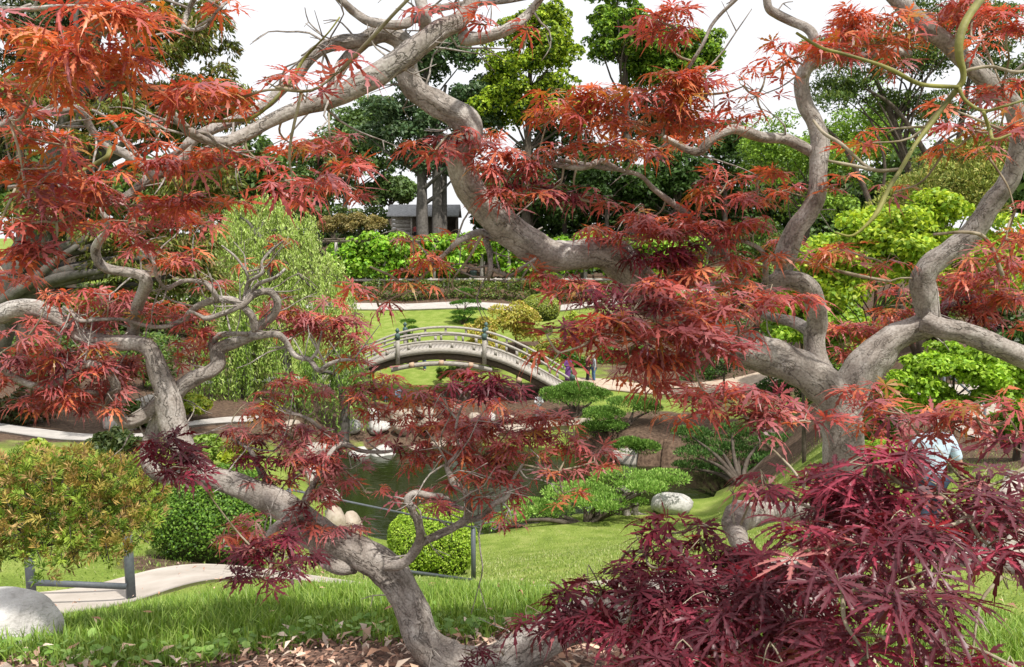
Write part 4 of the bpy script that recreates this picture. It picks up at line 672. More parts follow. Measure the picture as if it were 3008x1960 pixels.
N = 68000; X = rng.uniform(-3.4, 3.4, N); Y = rng.uniform(2.6, 5.4, N); k = (Y > edge_y(X) + rng.uniform(-.1, .05, N)) & ~in_path(X, Y) & (np.abs(X) < Y * .72)
blades('grass', X[k], Y[k], .1, .008, GR, label='long bright green grass on the bank behind the mulch', cat='grass', lean=.8, seg=2)
N = 24000; X = rng.uniform(-7, 9, N); Y = rng.uniform(5.5, 12, N) ** 1.0; k = ~in_path(X, Y) & (np.abs(X) < Y * .75)
blades('lawn_grass', X[k], Y[k], .05, .011, GR + LW, label='short lawn grass beside the concrete path', cat='grass', lean=.9)
u = rng.random(72000); Y = 10 + 19 * u ** 1.1; X = rng.uniform(-.42, .72, 72000) * Y; k = ~in_path(X, Y) & (poly_sd(X, Y, POND) < -.3)
blades('lawn_grass', X[k], Y[k], .06, .022, LW, label='sunlit mown lawn grass sloping down to the pond', cat='grass', lean=.9, seg=1)
# clover and broad weeds along the mulch edge
N = 900; X = rng.uniform(-2.6, 2.2, N); Y = edge_y(X) + np.abs(rng.normal(0, .16, N)); 
wb = []
th = np.arange(6) * np.pi / 3
for x, y, z in zip(X, Y, gz(X, Y)):
    hh = rng.uniform(.02, .07); r = rng.uniform(.008, .02); ti = rng.normal(0, .35, 2)
    wb.append(np.stack([x + r * np.cos(th), y + r * np.sin(th), z + hh + r * (np.cos(th) * ti[0] + np.sin(th) * ti[1])], 1))
wb = np.array(wb); cc = np.array([(.2, .36, .06), (.27, .42, .1), (.14, .27, .04)])[rng.integers(0, 3, N)]
solo('clover', wb.reshape(-1, 3), np.arange(6)[None] + np.arange(N)[:, None] * 6, MAT['leaf'], 'small round clover leaves among the grass at the mulch edge', 'clover', kind='stuff', col=np.repeat(cc, 6, 0))
X = rng.uniform(-5, 4, 260); Y = rng.uniform(3.6, 12, 260)
flakes('dry_leaves', X, Y, .06, [(.5, .3, .22), (.6, .42, .33), (.35, .18, .12)], 'scattered dry leaves on the grass by the path', 'fallen leaves', .05, 1.0)

# ------------------------------------------------------------------ foliage builders
def leaf_quads(Pt, Nn, L, W, flat=.15, dirs=None):
    N = len(Pt); L = np.broadcast_to(L, N) * rng.uniform(.7, 1.3, N); W = np.broadcast_to(W, N) * rng.uniform(.7, 1.3, N)
    if dirs is None: D = nrm(np.cross(Nn, rng.normal(0, 1, (N, 3))))
    else: D = nrm(dirs)
    S = nrm(np.cross(D, Nn)); U = np.cross(S, D)
    a = Pt - D * L[:, None] * .5; b = Pt + D * L[:, None] * .5; m = Pt + U * (L * flat)[:, None]
    V = np.stack([a, m - S * W[:, None] / 2, b, m + S * W[:, None] / 2], 1).reshape(-1, 3)
    return V, np.arange(4)[None] + np.arange(N)[:, None] * 4
def pick(cols, N, var=.2):
    c = np.array(cols); return c[rng.integers(0, len(c), N)] * rng.uniform(1 - var, 1 + var, (N, 1))
def shell(clumps, n, lo=.6, under=.35):
    """points on and inside ellipsoid clumps, mostly on the upper outside"""
    C = np.array([c[0] for c in clumps], float); Rr = np.array([np.broadcast_to(c[1], 3) for c in clumps], float)
    w = (Rr[:, 0] * Rr[:, 2]); k = rng.choice(len(C), n, p=w / w.sum())
    d = nrm(rng.normal(0, 1, (n, 3))); fl = (d[:, 2] < -.15) & (rng.random(n) > under); d[fl, 2] *= -1
    r = rng.uniform(lo, 1.06, n) ** .7
    return C[k] + d * Rr[k] * r[:, None], nrm(d / Rr[k]), k
def clumpify(c, R, n, size, seed, flat=.75, low=-.6):
    """clump centres filling an ellipsoid crown"""
    g = np.random.default_rng(seed); out = []
    while len(out) < n:
        d = g.normal(0, 1, 3); d /= np.linalg.norm(d)
        if d[2] < low: continue
        r = g.uniform(.35, .95); s = size * g.uniform(.6, 1.3)
        out.append((np.asarray(c) + d * np.asarray(R) * r, np.array([s, s, s * flat])))
    return out
def tree(name, label, cat, base, trunk, clumps, n, L, W, cols, group=None, mat='leaf', bark='bark_dark', lo=.55, nb=.45, limbs=14, under=.35, var=.2, dirs=None, split=None, extra=None):
    """tapered trunk, limbs to the clumps, leafy crown. trunk = list of (point, radius)"""
    n = int(n * .88); t = thing(name, label, cat, base, group); m = MB()
    tp = np.array([p for p, r in trunk], float); tr = [r for p, r in trunk]
    m.tube(tp, tr, 10, 4, .08, True, len(label))
    g = np.random.default_rng(n)
    cs = catmull(tp, 5)
    sel = list(g.permutation(len(clumps)))[:limbs]
    for i in sel:
        c = np.asarray(clumps[i][0]); zc = cs[:, 2]; j = np.argmin(np.abs(zc - (tp[0, 2] + (c[2] - tp[0, 2]) * .7))); q = cs[j]
        rr = np.interp(j, np.linspace(0, len(cs) - 1, len(tr)), tr) * .45; dd = np.linalg.norm(c - q)
        m.tube([q, (q + c) / 2 + g.normal(0, .07 * dd, 3), c], [rr, rr * .6, rr * .2], 6, 3, 0, True)
    for pts, rad in (extra or []): m.tube(pts, rad, 8, 4, .06, True)
    part('trunk', t, m.V, m.F, MAT[bark], smooth=True, attrs={'bark': m.A})
    Pt, Nn, k = shell(clumps, n, lo, under)
    N2 = nrm(Nn * nb + rng.normal(0, .5, (n, 3)) + [0, 0, .35])
    V, F = leaf_quads(Pt, N2, L, W, dirs=None if dirs is None else dirs(Nn, n))
    if split is not None:                        # pigment of young growth at the outside of the clumps
        out = np.linalg.norm((Pt - np.array([c[0] for c in clumps])[k]) / np.array([np.broadcast_to(c[1], 3) for c in clumps])[k], axis=1) + rng.normal(0, .12, n)
        c1, c2 = pick(cols, n, var), pick(split, n, var); cc = np.where((out > .84)[:, None], c2, c1)
    else: cc = pick(cols, n, var)
    cl = g.uniform(.8, 1.2, len(clumps))[k][:, None]
    part('crown', t, V, F, MAT[mat], col=np.repeat(cc * cl, 4, 0))
    return t

# ------------------------------------------------------------------ shrubs near the path
def ball_shrub(name, label, base, rx, ry, h, n, L, cols, low=.15, expo=2.3, group=None, yoff=0, mat='leaf', W=.6):
    t = thing(name, label, 'shrub', base, group)
    d = nrm(rng.normal(0, 1, (n, 3))); d[:, 2] = np.where((d[:, 2] < -.3) & (rng.random(n) < .5), -d[:, 2], d[:, 2])
    s = (np.abs(d) ** expo).sum(1) ** (-1 / expo); c = np.array(base) + [0, 0, h * (.5 - .0)]
    lump = 1 + .035 * np.sin(d[:, 0] * 7 + 1) * np.sin(d[:, 2] * 6 + d[:, 1] * 5) + .02 * np.sin(d[:, 0] * 17) * np.sin(d[:, 2] * 19)
    r = (s * lump)[:, None] * (1 - np.abs(rng.normal(0, .05, (n, 1))))
    Pt = c + d * r * [rx, ry, h * .5]
    Pt[:, 2] = np.maximum(Pt[:, 2], base[2] + low * .3)
    V, F = leaf_quads(Pt, nrm(d * .7 + rng.normal(0, .55, (n, 3)) + [0, 0, .25]), L, L * W)
    part('foliage', t, V, F, MAT[mat], col=np.repeat(pick(cols, n, .25), 4, 0))
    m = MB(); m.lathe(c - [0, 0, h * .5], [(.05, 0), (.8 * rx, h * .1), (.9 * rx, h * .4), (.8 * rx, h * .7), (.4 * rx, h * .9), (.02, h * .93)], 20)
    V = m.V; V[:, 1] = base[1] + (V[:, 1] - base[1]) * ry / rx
    part('dark_core', t, V, m.F, m_noise('dark_core', (.02, .03, .008), (.05, .07, .015), 40, .95, .5), smooth=True)  # solid dark core, added to block light through the leaves
    return t
BOX = [(.085, .19, .018), (.13, .26, .025), (.055, .13, .014), (.19, .33, .04)]
bb = base_at(612, 10.0)
ball_shrub('boxwood_shrub', 'dark green clipped boxwood ball beside the pale concrete path', bb,   .78, .75, 1.22, 20000, .039, BOX)
tb = base_at(1262, 15.2)
ball_shrub('boxwood_dome', 'bright yellow green clipped dome behind the metal handrail', tb, .86, .85, 1.36, 18000, .048, [(.25, .4, .025), (.33, .48, .04), (.18, .31, .02), (.4, .54, .07)], expo=2.6)
# yew hanging in from the left
yb = base_at(-260, 5.4)
yt = thing('yew_shrub', 'golden green yew with spiky needle tufts over the handrail', 'shrub', yb)
ycl = [(P(x, y, d), np.array([rx, .4, rz]) * d / FPX * np.array([1, FPX / d, 1])) for x, y, rx, rz, d in
       ((60, 1420, 130, 95, 5.3), (190, 1400, 120, 70, 5.2), (330, 1430, 100, 80, 5.3), (410, 1470, 55, 70, 5.4), (150, 1500, 150, 90, 5.1), (300, 1520, 110, 75, 5.1), (60, 1570, 90, 60, 5.1), (230, 1580, 110, 50, 5.0), (380, 1560, 60, 45, 5.1), (-80, 1480, 140, 130, 5.3), (340, 1600, 60, 30, 5.0), (210, 1640, 30, 25, 5.0), (40, 1640, 30, 20, 5.0), (305, 1650, 25, 18, 5.0))]
tc_, tn_, _ = shell(ycl, 1900, .55, .6)
tdir = nrm(tn_ * .7 + rng.normal(0, .45, (1900, 3)) + [0, -.1, .15]); NN = 20
pos = np.repeat(tc_, NN, 0); ax = np.repeat(tdir, NN, 0); tt = np.tile(np.linspace(0, 1, NN), 1900)[:, None]
rd = rng.normal(0, 1, (1900 * NN, 3)); rd = nrm(rd - ax * (rd * ax).sum(1, keepdims=True))
nd = nrm(ax * (.35 + .9 * tt) + rd); LL = .042 * rng.uniform(.7, 1.25, len(pos))
V, F = leaf_quads(pos + ax * (.055 * tt - .028) + nd * LL[:, None] * .5, np.cross(nd, ax) + rng.normal(0, .1, ax.shape), LL, .0085, .05, nd)
kind_ = rng.random(1900); tcol = np.where((kind_ < .5)[:, None], pick([(.17, .26, .03), (.24, .33, .04), (.11, .19, .025)], 1900), pick([(.42, .33, .08), (.36, .24, .06), (.3, .31, .05), (.45, .3, .12)], 1900))
part('foliage', yt, V, F, MAT['needle'], col=np.repeat(np.repeat(tcol, NN, 0) * rng.uniform(.8, 1.2, (1900 * NN, 1)), 4, 0))
m = MB()
m.tube([yb + [0, 0, -.05], P(-180, 1680, 5.4), P(-60, 1600, 5.3), P(60, 1575, 5.2), P(190, 1560, 5.15), P(330, 1540, 5.2)], [.07, .06, .045, .035, .022, .008], 9, 4, .1)
for c, r in ycl:
    q = P(60 + rng.uniform(-100, 200), 1570, 5.2); m.tube([q, (q + c) / 2 + rng.normal(0, .05, 3), c], [.014, .009, .004], 5, 3)
for tp, tdv in zip(tc_[::3], tdir[::3]): m.tube([tp - tdv * .09 - [0, 0, .02], tp], [.003, .002], 4, 1, 0, False)
part('branches', yt, m.V, m.F, MAT['bark_dark'], smooth=True, attrs={'bark': m.A})

# ------------------------------------------------------------------ handrails
def railing(label, posts, tops, bots, scroll, ws=.05):
    t = thing('handrail', label, 'handrail', posts[0]); 
    for p, q in zip(posts, tops):
        m = MB(); m.box((p + q) / 2 + [0, 0, -.06], ws, ws, q[2] - p[2] + .12, [[.8, -.6, 0], [.6, .8, 0], [0, 0, 1]]); part('post', t, m.V, m.F, MAT['steel'])
    m = MB()
    for a, b in zip(tops[:-1], tops[1:]): m.bar(a + [0, 0, .012], b + [0, 0, .012], .05, .026)
    if scroll is not None:
        e = tops[scroll[0]] + [0, 0, .012]; pts = [e, e + [.14, .02, .05], e + [.3, .03, .085], e + [.4, .03, .07], e + [.43, .03, .0], e + [.37, .03, -.045], e + [.31, .03, -.02]]
        c = catmull(pts, 4)
        for a, b in zip(c[:-1], c[1:]): m.bar(a, b + (b - a) * .1, .048, .02, (0, 0.3, 1) if abs((b - a)[2]) < .05 else (1, 0, .2))
    part('top_rail', t, m.V, m.F, MAT['steel'])
    m = MB()
    for a, b in zip(bots[:-1], bots[1:]): m.bar(a, b, .03, .05)
    part('bottom_rail', t, m.V, m.F, MAT['steel'])
    return t
r1 = [(1390, 1552, 1705, 13.6), (1000, 1478, 1655, 11.8), (847, 1440, 1632, 10.9)]
tops = [P(x, y, d) for x, y, _, d in r1]; bots = [P(x, y, d) for x, _, y, d in r1]
posts = [np.array([q[0], q[1], gz1(q[0], q[1])]) for q in tops]
railing('dark steel handrail with a curled end in front of the clipped dome', [posts[0], posts[2]], [tops[0], tops[2]], [bots[0], bots[2]], (0,), .06)
tops = [P(75, 1508, 7.3), P(371, 1520, 7.5)]; posts = [np.array([q[0], q[1], gz1(q[0], q[1])]) for q in tops]; bots = [P(85, 1711, 7.3), P(371, 1723, 7.5)]
railing('dark steel handrail with two square posts under the yew', posts, tops, bots, None, .075)

# ------------------------------------------------------------------ rocks
def rock(name, label, c, r, mat, seed, group=None, cat='boulder', lo=.62):
    g = np.random.default_rng(seed); nu, nv = 22, 13
    th = np.linspace(0, 2 * np.pi, nu, endpoint=False); ph = np.linspace(-np.pi / 2, np.pi / 2, nv)
    T, Ph = np.meshgrid(th, ph); d = np.stack([np.cos(T) * np.cos(Ph), np.sin(T) * np.cos(Ph), np.sin(Ph)], -1)
    k = np.ones(T.shape)
    for q in range(10):
        w = nrm(g.normal(0, 1, 3)); k = np.minimum(k, g.uniform(lo, .97) / np.maximum((d * w).sum(-1), .05)) if q < 9 else k * (1 + .05 * np.sin(d @ w * 7))
    V = np.asarray(c) + d * k[..., None] * np.asarray(r); i = np.arange(nv - 1)[:, None] * nu; j = np.arange(nu)[None]; j2 = (j + 1) % nu
    F = np.stack([i + j, i + j2, i + nu + j2, i + nu + j], -1).reshape(-1, 4)
    return solo(name, V.reshape(-1, 3), F, MAT[mat], label, cat, group, smooth=True)
q = P(15, 1868, 3.75); q[2] = gz1(q[0], q[1]) + .05
rock('boulder', 'big white granite boulder at the grass edge near the handrail posts', q, (.25, .23, .2), 'rock_white', 9, lo=.86)
q = ground_at(1972, 1506, 20); rock('boulder', 'smooth white boulder on the lawn edge by the pond', q + [0, 0, .28], (.86, .6, .5), 'rock_white', 5, lo=.82)
for i, (x, y, rx, rz) in enumerate(((985, 1520, 36, 30), (1030, 1545, 38, 40), (975, 1570, 40, 34), (1045, 1585, 30, 24))):
    d = 22 + i * .3; q = P(x, y, d); g0 = gz1(q[0], q[1])
    h = max(.25, q[2] + rz * d / FPX - g0); rock('boulder', 'pale pinkish rock heaped below the stone lantern', [q[0], q[1], g0 + h * .4], (rx * d / FPX, .35, h * .62), 'rock_tan', 20 + i, 'rocks below the stone lantern')
q = base_at(960, 22.8); t = thing('stone_lantern', 'pale weathered stone lantern beside the pond rocks', 'lantern', q)
topz = P(960, 1437, 22.8)[2]; H = topz - q[2]
for nm, prof in (('base', [(.26, -.05), (.26, .12), (.2, .2)]), ('shaft', [(.1, .19), (.09, H * .5)]), ('light_box', [(.2, H * .5), (.2, H * .56), (.14, H * .58), (.14, H * .76)]), ('roof', [(.34, H * .75), (.3, H * .8), (.16, H * .9), (.1, H - .1)]), ('finial', [(.1, H - .1), (.12, H - .04), (.12, H)])):
    m = MB(); m.lathe(q, prof, 8); part(nm, t, m.V, m.F, MAT['rock_grey'])
g = np.random.default_rng(5); n_ = 0
for x, y, rx, rz, d in ((1090, 1215, 42, 18, 45), (1180, 1212, 40, 20, 45), (1255, 1205, 30, 16, 46), (1110, 1252, 38, 16, 43.5), (1190, 1250, 36, 20, 43.5), (1260, 1245, 34, 18, 44), (1130, 1290, 46, 24, 41), (1220, 1275, 36, 18, 42), (1290, 1270, 30, 14, 43), (1060, 1280, 36, 18, 41), (1330, 1190, 26, 14, 46.5), (1395, 1205, 20, 12, 45), (1442, 1200, 14, 10, 45), (1490, 1197, 22, 8, 45), (1340, 1262, 26, 12, 43), (1030, 1250, 34, 16, 43), (1070, 1320, 30, 14, 39.6), (860, 1275, 30, 16, 38), (910, 1300, 34, 18, 38), (905, 1242, 30, 14, 40)):
    q = P(x, y, d); gz0 = gz1(q[0], q[1]); h = rz * d / FPX
    rock('boulder', ('tan' if n_ % 3 else 'white') + ' rounded stone on the pond bank below the arched bridge', [q[0], q[1], max(gz0 + h * .3, min(q[2], gz0 + h))], (rx * d / FPX, .7, h * 1.3), 'rock_tan' if n_ % 3 else 'rock_white', 100 + n_, ('tan' if n_ % 3 else 'white') + ' stones on the bank under the bridge'); n_ += 1
for i, (x, y, rx, rz) in enumerate(((1930, 1300, 20, 14), (1955, 1318, 22, 16), (1940, 1340, 26, 16), (1978, 1300, 16, 10))):
    q = P(x, y, 36.5); g0 = gz1(q[0], q[1]); rock('boulder', 'white stone between the cushion shaped pines', [q[0], q[1], max(g0 + .1, min(q[2], g0 + .5))], (rx * .0156, .4, rz * .0156 + .12), 'rock_white', 140 + i, 'white stones between the pines')
rock('boulder', 'wide flat grey rock ledge at the water under the pines', on_plane(1880, 1362, ZW) + [0, .4, .25], (1.5, .8, .55), 'rock_grey', 150)
rock('boulder', 'long dark rock lying at the far left of the pond', on_plane(930, 1335, ZW) + [0, 0, .2], (1.4, .6, .4), 'rock_grey', 151)
for i, (x, d) in enumerate(((345, 33), (425, 34.5), (420, 38), (870, 36))):
    rock('boulder', 'brown garden stone among the shrubs by the shore path', base_at(x, d) + [0, 0, .2], (.8, .6, .45), 'rock_grey', 160 + i, 'garden stones by the shore path')

# ------------------------------------------------------------------ arched bridge
BD = 47.0; SC = BD / FPX
B0 = P(1296, 1037, BD)                            # underside of the near fascia at the crown
bridge = thing('arched_bridge', 'arched weathered wooden footbridge with curved rails over the pond', 'bridge', [B0[0], B0[1], ZW])
pdx = np.array([0, 60, 127, 190, 254, 306, 345, 385]) * SC; pdz = -np.array([0, 3.2, 14, 34, 64, 92, 115, 140]) * SC
def arch(x): return np.interp(np.abs(x), pdx, pdz)
_xs = np.linspace(-385 * SC, 385 * SC, 61); _sm = np.convolve(arch(np.linspace(-385 * SC - .6, 385 * SC + .6, 73)), np.ones(9) / 9, 'same')
def az(x):
    g = np.linspace(-385 * SC, 385 * SC, 121); v = arch(g); k = np.exp(-.5 * (np.arange(-6, 7) / 3) ** 2); k /= k.sum()
    vv = np.convolve(np.pad(v, 6, mode='reflect', reflect_type='odd'), k, 'valid'); return np.interp(x, g, vv)
HL = 385 * SC; WID = 3.2
def arc_beam(y, z0, z1, th, x0=-HL, x1=HL, n=48):
    x = np.linspace(x0, x1, n); z = az(x); q = []
    for a in ((-th / 2, z0), (th / 2, z0), (th / 2, z1), (-th / 2, z1)): q.append(np.stack([B0[0] + x, np.full(n, B0[1] + y + a[0]), B0[2] + z + a[1]], 1))
    V = np.stack(q, 1).reshape(-1, 3); i = np.arange(n - 1)[:, None] * 4; j = np.arange(4)[None]; k = (j + 1) % 4
    F = np.stack([i + j, i + k, i + 4 + k, i + 4 + j], -1).reshape(-1, 4); return V, [F, np.array([[3, 2, 1, 0], [4 * n - 4, 4 * n - 3, 4 * n - 2, 4 * n - 1]])]
for y in (0, WID):
    V, F = arc_beam(y, 0, .34, .1); part('fascia_board', bridge, V, F, MAT['wood_grey'])
    V, F = arc_beam(y + (.02 if y == 0 else -.02), 1.13, 1.27, .16); part('top_rail', bridge, V, F, MAT['wood_grey'])
    V, F = arc_beam(y, .66, .78, .1); part('middle_rail', bridge, V, F, MAT['wood_grey'])
    for xx in np.arange(-HL + .7, HL - .3, 1.28):
        if min(abs(xx - s) for s in (-2.55, 2.55)) < .3: continue
        z = az(xx); m = MB(); m.box([B0[0] + xx, B0[1] + y, B0[2] + z + .5], .17, .09, .36); part('baluster', bridge, m.V, m.F, MAT['wood_grey'])
        m = MB(); m.box([B0[0] + xx + .64, B0[1] + y, B0[2] + az(xx + .64) + .955], .13, .08, .38); part('baluster', bridge, m.V, m.F, MAT['wood_grey'])
for y in (.35, WID / 2, WID - .35):
    V, F = arc_beam(y, -.42, -.02, .2, -HL * .97, HL * .97); part('arch_beam', bridge, V, F, MAT['wood_shaded'])
for y in (.25, WID - .25):
    V, F = arc_beam(y, -.78, -.5, .18, -3.0, 3.0); part('tie_beam', bridge, V + [0, 0, 0], F, MAT['wood_grey'])
for xx in (-6.2, -4.6, -1.75, 0, 1.75, 4.6, 6.2):
    s = (az(xx + .1) - az(xx - .1)) / .2; a = math.atan(s); m = MB(); m.box([B0[0] + xx, B0[1] + WID / 2, B0[2] + az(xx) - .56], .26, WID + .5, .26, [[math.cos(a), 0, -math.sin(a)], [0, 1, 0], [math.sin(a), 0, math.cos(a)]])
    part('cross_beam', bridge, m.V, m.F, MAT['wood_end'])
pl = MB(); pl.box([0, 0, 0], .235, WID - .12, .06); plank = mesh('plank', pl.V, pl.F, MAT['wood_grey'])
arcl = np.concatenate([[0], np.cumsum(np.hypot(np.diff(_xs), np.diff(az(_xs))))])
for s in np.arange(.14, arcl[-1] - .1, .25):
    xx = np.interp(s, arcl, _xs); sl = (az(xx + .1) - az(xx - .1)) / .2
    part_shared('plank', bridge, plank, [B0[0] + xx, B0[1] + WID / 2, B0[2] + az(xx) + .13], (0, -math.atan(sl), 0))
for y in (0, WID):
    for xx in (-HL - .02, -2.55, 2.55, HL + .02):
        end = abs(xx) > 4; z = B0[2] + az(np.clip(xx, -HL, HL)); zb = z - (1.2 if end else .35); zt = z + (1.42 if not end else 1.5)
        sx = -.0; yy = B0[1] + y + (-.09 if y == 0 else .09)
        m = MB(); m.lathe([B0[0] + xx, yy, 0], [(.13, zb), (.13, zt)], 10); po = part('post', bridge, m.V, m.F, MAT['wood_grey'])
        m = MB(); m.lathe([B0[0] + xx, yy, zt - .02], [(.15, -.3), (.155, 0), (.12, .04), (.07, .08), (.07, .13), (.125, .2), (.13, .26), (.09, .33), (.02, .4)], 10); part('finial_cap', po, m.V, m.F, MAT['copper'], smooth=True)
for xx in (-4.6, 4.6):
    for y in (.5, WID - .5):
        m = MB(); g0 = gz1(B0[0] + xx, B0[1] + y); m.lathe([B0[0] + xx, B0[1] + y, 0], [(.16, min(g0, ZW) - .8), (.16, B0[2] + az(xx) - .3)], 8); part('pier', bridge, m.V, m.F, MAT['wood_shaded'])

# ------------------------------------------------------------------ people
def skin_mesh(name, parent, joints, edges, mat, sub=2, root=0):
    me = bpy.data.meshes.new(name); me.from_pydata([tuple(j[0]) for j in joints], edges, []); me.materials.append(mat)
    o = bpy.data.objects.new(name, me); COL.objects.link(o); o.parent = parent
    md = o.modifiers.new('Skin', 'SKIN'); md.use_smooth_shade = True
    for sv, j in zip(me.skin_vertices[0].data, joints):
        r = j[1] if isinstance(j[1], (tuple, list)) else (j[1], j[1]); sv.radius = r
    me.skin_vertices[0].data[root].use_root = True
    s = o.modifiers.new('Subdivision', 'SUBSURF'); s.levels = sub; s.render_levels = sub
    return o
def person(label, loc, h, face, top, legs, hair, arms=None, dress=False, seated=False, lean=0.0, step=0.0, long_hair=False, sleeve=.75, group=None):
    """feet at loc, facing angle face (0 = away from the viewer, +Y)"""
    t = thing('person', label, 'person', loc, group); t.rotation_euler = (0, 0, face); k = h / 1.72
    def v(x, y, z): return (x * k, (y + lean * max(0, z - .9)) * k, z * k)
    hz = .92 if not seated else .46; dz = hz - .92
    pel, wai, che, nec, hea, crn = v(0, 0, hz), v(0, 0, 1.1 + dz), v(0, 0, 1.34 + dz), v(0, .0, 1.48 + dz), v(0, .025, 1.57 + dz), v(0, .01, 1.66 + dz)
    J = [(pel, (.14 * k, .105 * k)), (wai, (.125 * k, .095 * k)), (che, (.155 * k, .1 * k)), (nec, .052 * k), (hea, (.072 * k, .088 * k)), (crn, (.066 * k, .08 * k))]
    E = [(0, 1), (1, 2), (2, 3), (3, 4), (4, 5)]
    arms = arms or [((-.27, .0, 1.14), (-.28, .06, .9)), ((.27, 0, 1.14), (.28, .06, .9))]
    hands = []
    for s, (el, ha) in zip((-1, 1), arms):
        b = len(J); el = v(el[0], el[1], el[2] + dz); ha = v(ha[0], ha[1], ha[2] + dz); hv = np.array(ha) + (np.array(ha) - np.array(el)) * .3
        J += [(v(s * .18, 0, 1.4 + dz), .058 * k), (el, .043 * k), (ha, .03 * k), (tuple(hv), (.035 * k, .018 * k))]; E += [(2, b), (b, b + 1), (b + 1, b + 2), (b + 2, b + 3)]
        hands.append((ha, tuple(hv)))
        tip = np.array(hv); dr = nrm(np.array(ha) - np.array(el)); sd = np.array([1, 0, 0]) - dr * dr[0]; sd = nrm(sd)
        for q, (off, ln) in enumerate(((-.024, .055), (-.008, .068), (.008, .064), (.024, .05))):
            f0 = tip + sd * off * k; J.append((tuple(f0 + dr * ln * k + np.array([0, .012 * k, 0])), .0085 * k)); E.append((b + 3, len(J) - 1))
        J.append((tuple(np.array(ha) + dr * .05 * k - sd * s * -.0 + np.array([0, .05 * k, 0])), .01 * k)); E.append((b + 2, len(J) - 1))
    LG = []
    for s in (-1, 1):
        b = len(J); st = step * s
        if seated: kn, an, to = v(s * .11, .43, .47), v(s * .11, .42, .08), v(s * .12, .56, .03)
        else: kn, an, to = v(s * .1, .03 + st * .35, .5), v(s * .1, -.02 + st * .6, .08), v(s * .115, .12 + st * .6, .03)
        J += [(v(s * .095, 0, hz - .06), .088 * k), (kn, .058 * k), (an, .04 * k), (to, (.04 * k, .026 * k))]; E += [(0, b), (b, b + 1), (b + 1, b + 2), (b + 2, b + 3)]
        LG.append((v(s * .095, 0, hz - .06), kn, an))
    # nose
    J.append((v(0, .115, 1.575 + dz), .014 * k)); E.append((4, len(J) - 1))
    skin_mesh('body', t, J, E, MAT['skin'])
    # shirt
    J = [(v(0, 0, hz - (.06 if not seated else -.02)), (.165 * k, .13 * k)), (wai, (.15 * k, .118 * k)), (che, (.2 * k, .145 * k)), (v(0, -.01, 1.5 + dz), .078 * k)]; E = [(0, 1), (1, 2), (2, 3)]
    for s, (el, ha) in zip((-1, 1), arms):
        b = len(J); el = np.array(v(el[0], el[1], el[2] + dz)); ha = np.array(v(ha[0], ha[1], ha[2] + dz)); J += [(v(s * .19, 0, 1.4 + dz), .088 * k), (tuple(el), .065 * k)]; E += [(2, b), (b, b + 1)]
        if sleeve > .6: J.append((tuple(el + (ha - el) * sleeve), .052 * k)); E.append((b + 1, b + 2))
    skin_mesh('shirt', t, J, E, top)
    if dress:
        m = MB(); m.lathe([0, 0, 0], [(.2 * k, .14 * k), (.215 * k, .3 * k), (.19 * k, .7 * k), (.17 * k, .95 * k), (.14 * k, 1.05 * k)], 16)
        V = m.V; V[:, 1] *= .8; o = bpy.data.objects.new('skirt', mesh('skirt', V, m.F, legs, smooth=True)); COL.objects.link(o); o.parent = t
    else:
        J = [(pel, (.155 * k, .12 * k))]; E = []
        for a, kn, an in LG: b = len(J); J += [(a, .105 * k), (kn, .075 * k), (an, .062 * k)]; E += [(0, b), (b, b + 1), (b + 1, b + 2)]
        skin_mesh('trousers', t, J, E, legs)
    if hair is not None:
        J = [(v(0, -.012, 1.685 + dz), (.085 * k, .098 * k)), (v(0, -.035, 1.62 + dz), (.084 * k, .08 * k))]; E = [(0, 1)]
        if long_hair: J.append((v(0, -.06, 1.46 + dz), (.08 * k, .05 * k))); E.append((1, 2))
        else: J.append((v(0, -.045, 1.55 + dz), (.062 * k, .05 * k))); E.append((1, 2))
        skin_mesh('hair', t, J, E, hair)
    return t
PI = math.pi
jeans = cloth('blue_jeans', (.09, .17, .3)); black = cloth('black_cloth', (.02, .02, .024)); maroon = cloth('maroon_cloth', (.13, .02, .035)); white = cloth('white_cloth', (.6, .6, .62), .12)
purple = m_noise('purple_print', (.06, .015, .1), (.2, .08, .28), 30, .85, .2); greyp = m_noise('grey_pattern', (.16, .18, .2), (.5, .53, .56), 22, .9, .2, detail=2); lightblue = m_noise('pale_blue_shirt', (.42, .55, .68), (.56, .67, .77), 9, .85, .6, 14)
bent = [((-.24, .12, 1.14), (-.1, .3, 1.2)), ((.24, .12, 1.14), (.1, .3, 1.2))]
b = base_at(2766, 10.2)
hang = [((-.29, .02, 1.13), (-.27, .13, .93)), ((.3, -.03, 1.13), (.36, .04, .88))]
person('man in a pale blue shirt walking away along the side path', b, 1.76, -.12, lightblue, cloth('dark_jeans', (.03, .05, .08)), MAT['hair_grey'], hang, lean=.05, step=.25, sleeve=.5)
person('person in a purple dress with a white scarf standing by the bridge end', ground_at(1668, 1124, 30), 1.62, PI, purple, purple, MAT['hair_dark'], bent, dress=True, long_hair=True, sleeve=.9)
person('person in a maroon top and dark trousers on the gravel by the shrubs', ground_at(1726, 1122, 30), 1.72, -1.2, maroon, black, MAT['hair_dark'], bent)
person('person in a grey patterned jacket and jeans beside the maroon top', ground_at(1744, 1122, 30), 1.7, 1.9, greyp, jeans, MAT['hair_grey'], None, sleeve=.95)
q = base_at(1246, 55.5)
person('person wearing a red backpack seen under the bridge arch', q, 1.68, 2.2, white, jeans, MAT['hair_dark'], bent)
m = MB()
for zz, w, d_ in ((1.02, .3, .16), (1.2, .34, .2), (1.36, .28, .14)): m.box(q + [.02, -.2, zz], w, d_, .2)
